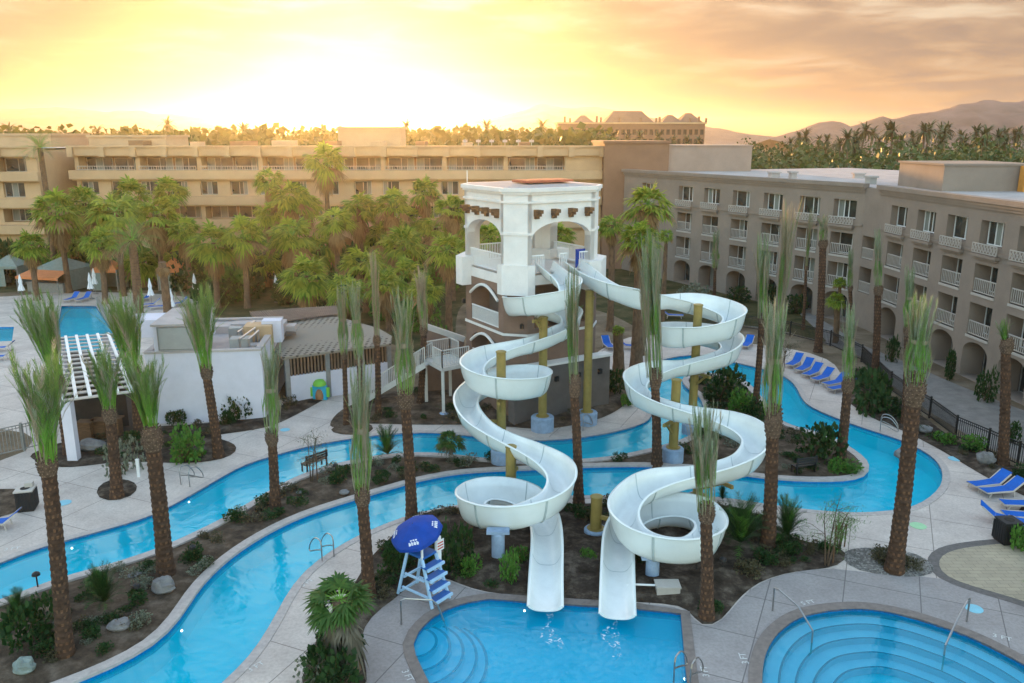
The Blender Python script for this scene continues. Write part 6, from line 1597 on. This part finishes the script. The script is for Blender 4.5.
# benches, bins
def bench(u,v,u2,v2,label):
    a=G(u,v);c=G(u2,v2); L=(c-a).length; t=thing('bench',label,'bench',a,math.atan2((c-a).y,(c-a).x))
    b=MB()
    for k in range(3): b.box(0,L,.02+k*.14,.13+k*.14,.43,.47)
    b.build('seat',M['black_metal'],t,world=False)
    b=MB()
    for k in range(3): b.box(0,L,-.04,-.01,.55+k*.13,.65+k*.13)
    b.build('backrest',M['black_metal'],t,world=False)
    for x in (.08,L-.08):
        b=MB(); b.box(x-.03,x+.03,-.05,.02,0,.95); b.box(x-.03,x+.03,.38,.44,0,.43); b.box(x-.03,x+.03,.02,.38,.38,.43); b.build('leg',M['black_metal'],t,world=False)
bench(306,474,328,466,'black bench on the island beside the thin grey young tree')
bench(795,476,816,473,'low dark bench in the round tip bed of the island')
def bin_(u,v,label,top=True,rot=15):
    p=G(u,v); t=thing('litter_bin',label,'litter bin',p,R(rot)); w=.36
    b=MB(); b.box(-w,w,-w,w,.05,.95); 
    for k in range(6): 
        x=-w+.06+k*.13; b.box(x,x+.07,-w-.02,-w-.001,.1,.9); b.box(-w-.02,-w-.001,x,x+.07,.1,.9); b.box(w+.001,w+.02,x,x+.07,.1,.9)
    b.build('body',M['black_metal'],t,world=False)
    b=MB(); b.box(-w-.03,w+.03,-w-.03,w+.03,.952,1.02); b.build('rim',M['pale_metal' if top else 'black_metal'],t,world=False)
    b=MB(); b.lathe([(.2,1.021),(.2,1.03)],16); b.build('opening',M['dark'],t,world=False)
    b=MB(); b.box(-w+.03,w-.03,-w+.03,w-.03,0,.05); b.build('foot',M['dark'],t,world=False)
    if top: b=MB(); b.box(-.02,.3,.05,.34,1.03,1.22); b.build('tissue_box',M['pale_metal'],t,world=False)
bin_(28,509,'black slatted litter bin with a pale rim at the left edge')
bin_(1006,542,'dark slatted litter bin among the loungers at the right edge',False,5)
# rocks
def rock(u,v,w,h,label,mt='rock',seed=0):
    p=G(u,v,.1); s=ppm(p.y,0); W=w/s/2; Hh=h/s; r_=random.Random(seed); b=MB(); vs=[];n=14;k=8
    for i in range(k+1):
        ph=math.pi*i/k
        for j in range(n):
            a=2*math.pi*j/n; d=Vector((math.sin(ph)*math.cos(a),math.sin(ph)*math.sin(a),math.cos(ph))); f=1+.28*mnoise.noise(d*1.7+Vector((seed*3,0,0)))+.1*mnoise.noise(d*4+Vector((seed,2,0)))
            vs.append((d.x*W*f,d.y*W*.8*f,(d.z*.5+.38)*Hh*f))
    b.add(vs,[(i*n+j,(i+1)*n+j,(i+1)*n+(j+1)%n,i*n+(j+1)%n) for i in range(k) for j in range(n)])
    o=b.build('boulder',M[mt],smooth=False); o.location=p; tag(o,label,'boulder'); return o
for a in ((163,591,25,16,'pale grey boulder at the foot of the bright green palm on the island','rock',1),(25,672,22,18,'grey-green boulder at the lower left corner of the island','rock_green',2),(92,449,26,12,'flat pale boulder in the bed before the pergola','rock',3),(120,628,24,10,'low sandy boulder on the island below the spiky palm shrub','rock',4),(57,628,14,8,'small pale stone beside the thick palm trunk','rock',5),
 (904,458,20,12,'pale boulder in the fence bed, right of the largest bush','rock',6),(985,463,18,13,'whitish boulder in the fence bed near the bright bush','rock',7),(925,432,14,8,'small boulder by the iron fence','rock',8),(300,494,8,4,'small pale stone in the island bed below the bench','rock',9),(344,494,10,5,'little pale stone by the grey-topped palm','rock',10),(136,577,14,5,'flat sandy stone near the island shrub','rock',11),(940,438,10,6,'small round stone behind the fence bed palm','rock_green',12)): rock(*a)
# fences
def fence(pts,h,label,mt='black_metal',pitch=.13,post=2.2):
    t=thing('fence',label,'fence',pts[0],0,own=True)
    for p,q in zip(pts[:-1],pts[1:]):
        b=MB(); b.beam(p+Vector((0,0,h)),q+Vector((0,0,h)),.05,.05); b.beam(p+Vector((0,0,.15)),q+Vector((0,0,.15)),.05,.05); b.beam(p+Vector((0,0,h-.15)),q+Vector((0,0,h-.15)),.04,.04)
        n=max(2,int((q-p).length/pitch))
        for i in range(n):
            c=p.lerp(q,(i+.5)/n); b.beam(c+Vector((0,0,.1)),c+Vector((0,0,h)),.025,.025,0,(1,0,0))
        b.build('picket_panel',M[mt],t)
        b=MB(); b.beam(p,p+Vector((0,0,h+.12)),.09,.09,0,(1,0,0)); b.build('post',M[mt],t)
fence([G(u,v) for u,v in ((861,362),(876,377),(890,391),(909,405),(929,418),(955,438),(987,452),(1017,466),(1070,490))],1.25,'black iron picket fence between the right-hand deck and the hotel walkway')
fence([G(u,v) for u,v in ((-60,470),(-18,461),(24.5,451),(44,446))],1.5,'grey picket fence at the left edge behind the litter bin','grey_metal',.16)
fence([G(u,v) for u,v in ((700,322),(740,328),(790,336),(830,346),(861,361))],1.2,'black iron picket fence in shade behind the hotel-side loungers')
fence([G(u,v) for u,v in ((98,307),(106,318),(116,332))],.9,'thin steel railing along the right edge of the far pool','steel',.5)
# colourful sign by the path, small signs, boxes, drain covers
p=G(320.5,400); t=thing('play_sign','rounded blue and green play sign standing by the path','sign',p,R(-8))
b=MB(); b.box(-.45,.45,-.12,.12,.05,1.0); b.build('board',M['cyan_sign'],t,world=False)
b=MB(); b.prism([( .42*math.cos(math.pi*i/12),-.13+.0) for i in range(2)]+[(.42,.13),(-.42,.13)],1.0,1.02) if False else b.lathe([(.42,1.002),(.40,1.16),(.28,1.32),(.05,1.38)],16); b.build('rounded_top',M['green_sign'],t,world=False)
b=MB(); b.lathe([(.24,.12),(.27,.35),(.2,.6),(.1,.75)],12,(0,-.14,0)); b.build('centre_figure',M['brown_sign'],t,world=False)
for x_ in (-.62,.452): b=MB(); b.box(x_,x_+.168,-.1,.1,.25,.85); b.build('side_panel',M['green_sign'],t,world=False)
def box_thing(u,v,w,d,h,name,label,mt,cat,rot=0,lid=True):
    p=G(u,v); t=thing(name,label,cat,p,R(rot)); b=MB(); b.box(-w/2,w/2,-d/2,d/2,0,h); b.build('body',M[mt],t,world=False)
    if lid: b=MB(); b.box(-w/2-.03,w/2+.03,-d/2-.03,d/2+.03,h+.002,h+.06); b.build('lid',M['pale_metal' if mt!='black_metal' else 'black_metal'],t,world=False)
    return t
t=box_thing(667,594,.85,.55,.38,'pump_box','beige pump box with a bent white pipe beside the slide pool','pale_metal','utility box')
b=MB(); b.tube([(-1.5,0,0),(-1.5,0,.36),(-1.4,0,.40),(-.43,0,.36)],.04,8); b.build('pipe',M['white_metal'],t,world=False)
for u,v,lb in ((722,573,'low black path light near the tied palm by the lower right bowl'),(138,600,'low black path light behind the pale boulder'),(38,588,'low blue-topped path light at the island edge by the upper river'),(696,574,'low black path light left of the tied palm by the lower right bowl'),(194,560,'low path light on the sandy part of the island'),(336,476,'low path light at the island edge right of the bench')):
    p=G(u,v,.05); t=thing('path_light',lb,'path light',p); b=MB(); b.tube([(0,0,0),(0,0,.5)],.03,7); b.build('stem',M['black_metal'],t,world=False); b=MB(); b.lathe([(.04,.5),(.15,.53),(.13,.62),(.03,.68)],12); b.build('lamp_head',M['black_metal'],t,world=False)
p=G(139,477); t=thing('marker_post','short white marker post in the bed before the lilac bar','post',p); b=MB(); b.box(-.07,.07,-.05,.05,0,.9); b.build('post',M['white_metal'],t,world=False); b=MB(); b.box(-.08,.08,-.06,.06,.902,.95); b.build('cap',M['white_metal'],t,world=False)
def cover(u,v,r_,label,mt):
    p=G(u,v); b=MB(); b.lathe([(r_,0),(r_,.012),(r_*.9,.016)],24); o=b.build('drain_cover',M[mt]); o.location=(p.x,p.y,.012); tag(o,label,'drain cover')
cover(918,526,.34,'pale green round cover in the right-hand deck','cover_green'); cover(955,459,.34,'pale turquoise round cover in the deck near the fence bed','cover_blue'); cover(974,609,.30,'bright turquoise round cover near the right pool handrail','cover_blue'); cover(64,503,.32,'faint turquoise round cover in the left deck','cover_blue'); cover(285,430,.28,'turquoise round cover in the deck above the upper river','cover_blue')
# painted depth marks on the deck (flat lettering)
def mark(u,v,rot,txt,size,label,z=.024):
    cu=bpy.data.curves.new('m','FONT'); cu.body=txt; cu.size=size; cu.align_x='CENTER'; cu.align_y='CENTER'; cu.extrude=.0015
    o=bpy.data.objects.new('m',cu); COL.objects.link(o); dg=bpy.context.evaluated_depsgraph_get(); me=bpy.data.meshes.new_from_object(o.evaluated_get(dg)); bpy.data.objects.remove(o); bpy.data.curves.remove(cu)
    me.materials.clear(); me.materials.append(M['mark']); me.name='painted_lettering'; q=G(u,v); o=bpy.data.objects.new('painted_lettering',me); COL.objects.link(o); o.location=(q.x,q.y,z); o.rotation_euler=(0,0,R(rot)); tag(o,label,'marking')
mark(407.5,676,-62,'3 FT',.32,'white painted depth mark on the deck left of the slide pool')
mark(744,659,88,'3 FT',.32,'white painted depth mark on the deck left of the round pool')
mark(808,603,18,'5 FT',.30,'white painted depth mark near the left handrail of the round pool')
mark(1002,638,-28,'3 FT',.32,'white painted depth mark near the right handrail of the round pool')
mark(256,667,52,'3 FT',.32,'white painted depth mark on the path at the lower river bend, nearer the bottom')
mark(307,583,56,'3 FT',.32,'white painted depth mark on the river path beside the bottom fan palm',.016)
mark(12,549,18,'3 FT',.32,'white painted depth mark on the left deck by the upper river',.016)
mark(705,672,88,'3 FT',.30,'white painted depth mark by the black ladder rails')
# water running off the two chutes: strips of broken foam on the pool
fm=bpy.data.materials.new('broken_foam'); fm.use_nodes=True; n_=fm.node_tree; N_=n_.nodes; L_=n_.links; b_=N_['Principled BSDF']; b_.inputs['Base Color'].default_value=(.75,.9,.95,1)
tc_=N_.new('ShaderNodeTexCoord'); v_=N_.new('ShaderNodeTexNoise'); v_.inputs['Scale'].default_value=7; v_.inputs['Detail'].default_value=5; v_.inputs['Distortion'].default_value=1.2; L_.new(tc_.outputs['Object'],v_.inputs['Vector'])
r_=N_.new('ShaderNodeMapRange'); r_.inputs[1].default_value=.52; r_.inputs[2].default_value=.68; L_.new(v_.outputs['Fac'],r_.inputs[0]); sx_=N_.new('ShaderNodeMath'); sx_.operation='MULTIPLY'; sx_.inputs[1].default_value=.75; L_.new(r_.outputs[0],sx_.inputs[0]); L_.new(sx_.outputs[0],b_.inputs['Alpha'])
for (u,v,u2,v2,sd) in ((546,610,556,652,1),(616,616,612,662,2)):
    a=G(u,v,-.085); c=G(u2,v2,-.085); rr=random.Random(sd); b=MB(); n=24; vs=[]
    for i in range(n+1):
        t=i/n; q=a.lerp(c,t)+Vector((.16*math.sin(t*7+sd),0,0)); w_=(.16+.12*math.sin(t*9+sd*2)+.10*t)*(1 if t<.85 else (1-t)/.15+.05)
        vs+=[(q.x-w_,q.y,-.085),(q.x+w_,q.y,-.085)]
    b.add(vs,[(2*i+1,2*i,2*i+2,2*i+3) for i in range(n)]); o=b.build('foam',fm,kind='stuff'); o['label']='broken streak of white water trailing from the mouth of the %s chute'%('left' if sd==1 else 'right'); o['category']='foam'
# ------------------------------------------------------------------ sky, sun, haze, camera
SUN_AZ=R(-10.5); SUN_EL=R(3.6)
w=bpy.data.worlds.new('World'); scene.world=w; w.use_nodes=True; nt=w.node_tree; N=nt.nodes; L=nt.links
bg=N['Background']; bg.inputs['Strength'].default_value=SKY_ST
sky=N.new('ShaderNodeTexSky'); sky.sky_type='NISHITA'; sky.sun_disc=False; sky.sun_elevation=SUN_EL; sky.sun_rotation=SUN_AZ
sky.air_density=1.0; sky.dust_density=2.0; sky.ozone_density=1.0
tc=N.new('ShaderNodeTexCoord'); sp=N.new('ShaderNodeSeparateXYZ'); L.new(tc.outputs['Generated'],sp.inputs[0])
def math_(op,a,b=None,c=None,clamp=False):
    n=N.new('ShaderNodeMath'); n.operation=op; n.use_clamp=clamp
    for i,x in enumerate((a,b,c)):
        if x is None: continue
        if isinstance(x,(int,float)): n.inputs[i].default_value=x
        else: L.new(x,n.inputs[i])
    return n.outputs[0]
def mixc(f,a,b,mode='MIX'):
    n=N.new('ShaderNodeMix'); n.data_type='RGBA'; n.blend_type=mode
    if isinstance(f,(int,float)): n.inputs[0].default_value=f
    else: L.new(f,n.inputs[0])
    for i,x in ((6,a),(7,b)):
        if isinstance(x,tuple): n.inputs[i].default_value=(*x,1)
        else: L.new(x,n.inputs[i])
    return n.outputs[2]
# cloud sheet: the view direction projected on a level layer
den=math_('ADD',math_('MAXIMUM',sp.outputs[2],0.0),.10)
cx=math_('DIVIDE',sp.outputs[0],den); cy=math_('DIVIDE',sp.outputs[1],den)
cb=N.new('ShaderNodeCombineXYZ'); L.new(cx,cb.inputs[0]); L.new(cy,cb.inputs[1])
cn=N.new('ShaderNodeTexNoise'); cn.inputs['Scale'].default_value=1.5; cn.inputs['Detail'].default_value=9; cn.inputs['Roughness'].default_value=.56; cn.inputs['Distortion'].default_value=.35
mp=N.new('ShaderNodeMapping'); mp.inputs['Scale'].default_value=(.95,1.0,1); mp.inputs['Location'].default_value=(3.1,1.7,0); L.new(cb.outputs[0],mp.inputs[0]); L.new(mp.outputs[0],cn.inputs['Vector'])
mr=N.new('ShaderNodeMapRange'); mr.interpolation_type='SMOOTHSTEP'; L.new(cn.outputs['Fac'],mr.inputs[0]); mr.inputs[1].default_value=.44; mr.inputs[2].default_value=.60
cloud=mr.outputs[0]
# closeness to the sun
sd=(math.sin(SUN_AZ)*math.cos(SUN_EL+R(1)),math.cos(SUN_AZ)*math.cos(SUN_EL+R(1)),math.sin(SUN_EL+R(1)))
dot=N.new('ShaderNodeVectorMath'); dot.operation='DOT_PRODUCT'; L.new(tc.outputs['Generated'],dot.inputs[0]); dot.inputs[1].default_value=sd
dcl=math_('MAXIMUM',dot.outputs['Value'],0.0)
g_wide=math_('POWER',dcl,5.0); g_mid=math_('POWER',dcl,26.0); g_tight=math_('POWER',dcl,160.0)
front=N.new('ShaderNodeMapRange'); front.interpolation_type='SMOOTHSTEP'; L.new(sp.outputs[1],front.inputs[0]); front.inputs[1].default_value=.05; front.inputs[2].default_value=.75
low=N.new('ShaderNodeMapRange'); low.interpolation_type='SMOOTHSTEP'; L.new(sp.outputs[2],low.inputs[0]); low.inputs[1].default_value=.75; low.inputs[2].default_value=.12
fac=math_('MULTIPLY',front.outputs[0],low.outputs[0])
K=SKY_K      # radiance that renders as white
def col(r,g,b,s=1.0): return (r*K*s,g*K*s,b*K*s)
hz=N.new('ShaderNodeMapRange'); L.new(sp.outputs[2],hz.inputs[0]); hz.inputs[1].default_value=.0; hz.inputs[2].default_value=.17; hz.interpolation_type='SMOOTHSTEP'
veil_c=mixc(hz.outputs[0],col(1.0,.55,.24,.76),col(.98,.73,.52,.84))         # glow by the horizon, paler above
veil=mixc(g_wide,mixc(hz.outputs[0],col(.90,.58,.36,.80),col(.88,.62,.44,.86)),veil_c)
veil=mixc(math_('MULTIPLY',g_mid,.55),veil,col(1.0,.74,.30,.66))
veil=mixc(math_('MULTIPLY',g_tight,.9),veil,col(1.0,.84,.46,.8))
cl_c=mixc(g_mid,mixc(g_wide,col(.80,.60,.51,.60),col(.86,.62,.47,.60)),col(1.0,.68,.40,.62))
bright_rim=N.new('ShaderNodeMapRange'); bright_rim.interpolation_type='SMOOTHSTEP'; L.new(cn.outputs['Fac'],bright_rim.inputs[0]); bright_rim.inputs[1].default_value=.50; bright_rim.inputs[2].default_value=.34
sunset=mixc(math_('MULTIPLY',cloud,.85),veil,cl_c)
sunset=mixc(math_('MULTIPLY',math_('MULTIPLY',bright_rim.outputs[0],.7),hz.outputs[0]),sunset,col(1.0,.86,.64,1.35))
base=mixc(math_('MULTIPLY',cloud,.35),sky.outputs[0],col(.62,.58,.60,.8))
final=mixc(fac,base,sunset)
L.new(final,bg.inputs['Color'])

sl=bpy.data.lights.new('Sun','SUN'); sl.energy=SUN_E; sl.angle=R(1.5); sl.color=(1.0,.50,.15)
so=bpy.data.objects.new('sun',sl); COL.objects.link(so)
dirv=Vector((math.sin(SUN_AZ)*math.cos(SUN_EL),math.cos(SUN_AZ)*math.cos(SUN_EL),math.sin(SUN_EL)))
so.rotation_euler=dirv.to_track_quat('Z','Y').to_euler()

if HAZE>0:
    b=MB(); b.box(-3600,3600,-700,3600,-3,HAZE_TOP)
    hm=bpy.data.materials.new('air'); hm.use_nodes=True; n2=hm.node_tree; n2.nodes.clear(); o2=n2.nodes.new('ShaderNodeOutputMaterial'); pv=n2.nodes.new('ShaderNodeVolumePrincipled')
    pv.inputs['Color'].default_value=(.97,.95,.92,1); pv.inputs['Density'].default_value=HAZE; pv.inputs['Anisotropy'].default_value=HAZE_G
    n2.links.new(pv.outputs[0],o2.inputs['Volume'])
    ho=b.build('haze',hm,kind='stuff')

cam=bpy.data.cameras.new('Camera'); cam.sensor_width=36; cam.lens=36*FPX/1024; cam.clip_end=20000; cam.clip_start=.1
co=bpy.data.objects.new('camera',cam); COL.objects.link(co); co.location=(0,0,CAM_H); co.rotation_euler=(math.pi/2-PITCH,0,0); scene.camera=co
scene.view_settings.view_transform='Standard'; scene.view_settings.look='None'; scene.view_settings.exposure=EXPO; scene.view_settings.gamma=1
scene.render.engine='CYCLES'
cy=scene.cycles; cy.max_bounces=6; cy.diffuse_bounces=3; cy.glossy_bounces=3; cy.transparent_max_bounces=10; cy.volume_bounces=0; cy.transmission_bounces=4
cy.use_denoising=True; cy.caustics_reflective=False; cy.caustics_refractive=False; cy.sample_clamp_indirect=6
scene.render.resolution_x=1024; scene.render.resolution_y=683
for o in list(bpy.data.objects):
    if '_o' in o: del o['_o']
